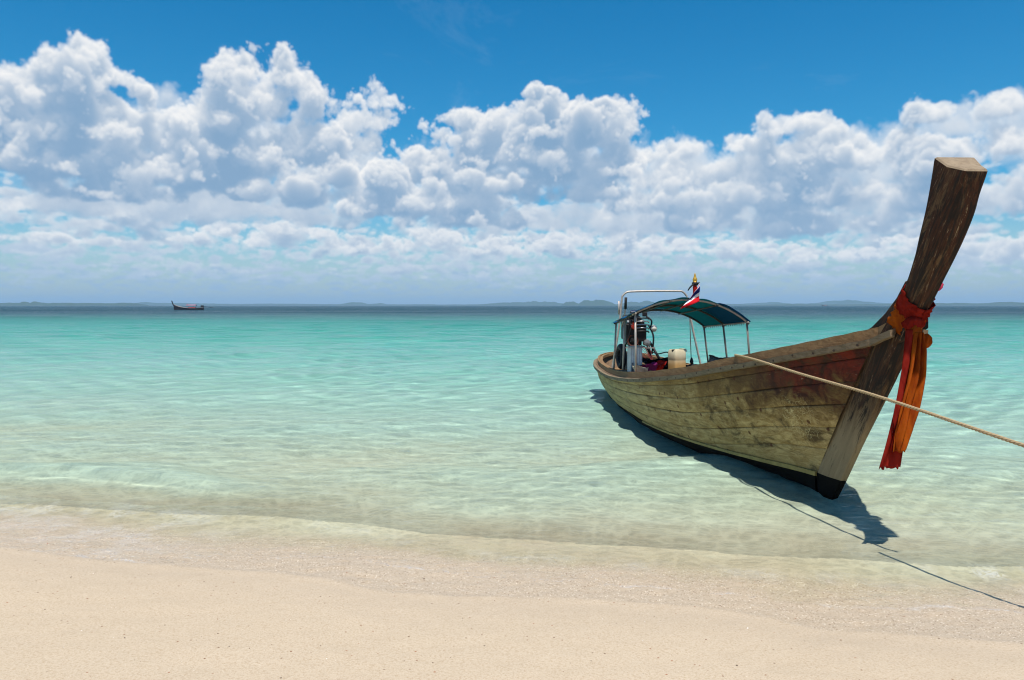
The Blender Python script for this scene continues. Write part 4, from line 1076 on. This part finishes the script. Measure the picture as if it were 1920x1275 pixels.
def tail(name, mat, pts, w, seed, off, folds, rag=.02):
    """cloth end hanging from the knot; pts: (x, y, z) of its centre line, w: half widths"""
    C = crom(pts, 44); Wd = np.interp(np.linspace(0, 1, 44), np.linspace(0, 1, len(w)), w); n = 22; P = np.zeros((44, n, 3)); l = Lattice(seed)
    for a in range(44):
        for b in range(n):
            q = b/(n-1)*2-1; fr = a/43
            fold = off+(.012+.018*(1-fr))*math.sin(q*folds+seed+fr*1.5)+.012*float(l(np.array([q*2.5+7]), np.array([fr*5.]))[0])
            z = C[a][2]-(rag*float(l(np.array([q*6.]), np.array([3.3]))[0]) if a == 43 else 0)
            P[a, b] = (C[a][0]+fold, C[a][1]+q*Wd[a], z)
    o = grid_mesh(name, P, mat, sash); mo = o.modifiers.new('s', 'SOLIDIFY'); mo.thickness = .003; return o
tail('crimson_tail', CRIM, [(.14, -.065, .0), (.18, -.085, -.14), (.20, -.125, -.34), (.21, -.175, -.58), (.205, -.225, -.80), (.20, -.275, -1.02)], [.035, .052, .062, .068, .072, .085], 4, .0, 5, .022)
tail('orange_tail', ORANGE, [(.16, -.045, -.02), (.20, -.065, -.15), (.225, -.10, -.35), (.235, -.155, -.56), (.235, -.20, -.74), (.23, -.235, -.89)], [.03, .05, .062, .070, .070, .05], 7, .012, 7, .015)
lump('crimson_tassel', plain('pink_cotton', (.55, .05, .10), .9, spec=.1), (.17, .11, .33), (.02, .035, .045), 9)

# ------------------------------------------------------------------ mooring rope: three strands laid together
def rope_path():
    a = Vector(bworld(-1.0, -.575, 1.272))
    P = [Vector(bworld(-1.12, -.42, 1.10)), Vector(bworld(-1.06, -.50, 1.24)), a, Vector((2.40, 7.35, 1.262)), Vector((2.555, 6.6, 1.192)), Vector((2.761, 5.6, 1.111)), Vector((3.018, 4.4, .973)), Vector((3.34, 2.9, .80)), Vector((3.66, 1.4, .63)), Vector((3.98, -.1, .46)), Vector((4.3, -1.6, .26))]
    return crom([tuple(p) for p in P], 1100)
t_ = NT('hemp'); o_ = t_.obj(); f_ = t_.noise(o_, 60, 4, .7)
HEMP = t_.done(t_.bsdf(t_.mix(f_, (.52, .40, .24), (.27, .18, .09)), .9, t_.bump(t_.noise(o_, 260, 3), .6, .004), spec=.1))
RP = [Vector(p) for p in rope_path()]
ln = [0]
for a, b in zip(RP, RP[1:]): ln.append(ln[-1]+(b-a).length)
N_ = 900; T_ = np.linspace(0, ln[-1], N_); XYZ = np.array([np.interp(T_, ln, [p[k] for p in RP]) for k in range(3)]).T
rope = thing('mooring_rope', 'pale twisted rope running from the boat rail past the prow down to the beach', 'rope')
for s_ in range(3):
    pts = []
    for k in range(N_):
        tt = Vector(XYZ[min(k+1, N_-1)]-XYZ[max(k-1, 0)]).normalized(); a = tt.cross(Vector((0, 0, 1))).normalized(); b = a.cross(tt)
        q = T_[k]/.085*math.tau+s_*math.tau/3
        pts.append(Vector(XYZ[k])+a*.0064*math.cos(q)+b*.0064*math.sin(q))
    MB().tube(pts, .0069, 6).build('strand', HEMP, rope, smooth=True)

# ------------------------------------------------------------------ distant boats
DK = plain('dark_hull_paint', (.018, .014, .016), .6); PINK = plain('pink_sheet', (.42, .16, .20), .8); REDP = plain('red_paint', (.45, .04, .05), .7); WHP = plain('pale_sheer_paint', (.28, .25, .23), .7)
def far_boat(label, loc, rz, L):
    b = thing('longtail_boat', label, 'boat', loc, rz, 'longtail boats'); k = L/12.0
    rows = [(-11.5, .5, .85), (-9, .85, .62), (-6, 1.0, .62), (-3, .9, .95), (-1, .5, 1.45), (.2, .12, 1.95)]
    H = crom(rows, 24)*k
    for nm, z0, z1, m_ in (('hull', None, 0.0, DK), ('sheer_strake', .0, .16, WHP)):
        rg = []
        for x, y, z in H:
            if nm == 'hull': rg.append([(x, -y, z), (x, -y*.7, -.3), (x, y*.7, -.3), (x, y, z)])
            else: rg.append([(x, -y-.03, z), (x, -y-.03, z+z1*k), (x, y+.03, z+z1*k), (x, y+.03, z)])
        MB().loft(rg).build(nm, m_, b)
    MB().loft([[(x-.18*k, -.10*k, z), (x+.18*k, -.10*k, z), (x+.18*k, .10*k, z), (x-.18*k, .10*k, z)] for x, z in ((-.8*k, -.3), (.1*k, 1.4*k), (.55*k, 2.1*k), (.95*k, 3.2*k), (1.05*k, 3.55*k))]).build('stem_post', DK, b)
    MB().loft([[(x, y*.8*k, (1.75+.25*(1-y*y))*k) for y in (-1, -.5, 0, .5, 1)]+[(x, y*.8*k, (1.68+.25*(1-y*y))*k) for y in (1, .5, 0, -.5, -1)] for x in (-8.6*k, -4.9*k)]).build('canopy', PINK, b)
    for x in (-8.4*k, -6.7*k, -5.1*k):
        for y in (-.75*k, .75*k): MB().tube([(x, y, .6*k), (x, y, 1.75*k)], .03*k, 6).build('canopy_post', WHP, b)
    MB().box((-7*k, 0, .85*k), (2.6*k, 1.2*k, .35*k)).build('bench', REDP, b, bevel=.03)
    MB().box((-10.9*k, 0, 1.35*k), (1.0*k, .6*k, .75*k)).build('engine', DK, b, bevel=.06)
    MB().tube([(-11.2*k, 0, 1.3*k), (-15.5*k, 0, .75*k)], .06*k, 6).build('tail_shaft', DK, b)
    MB().lathe([(.0, 0), (.05*k, 0), (.12*k, .2*k), (.0, .45*k)], (-5.0*k, 0, 2.0*k)).build('finial', REDP, b)
    return b
D_ = 300
far_boat('small dark longtail boat with a pink canopy, far out before the horizon at the left', (px_dir(327)*D_, D_, 0), math.pi, 12.3)
far_boat('tiny dark boat on the horizon between the canopy and the large curved prow', (px_dir(1541)*1500, 1500, 0), math.pi+.3, 14)
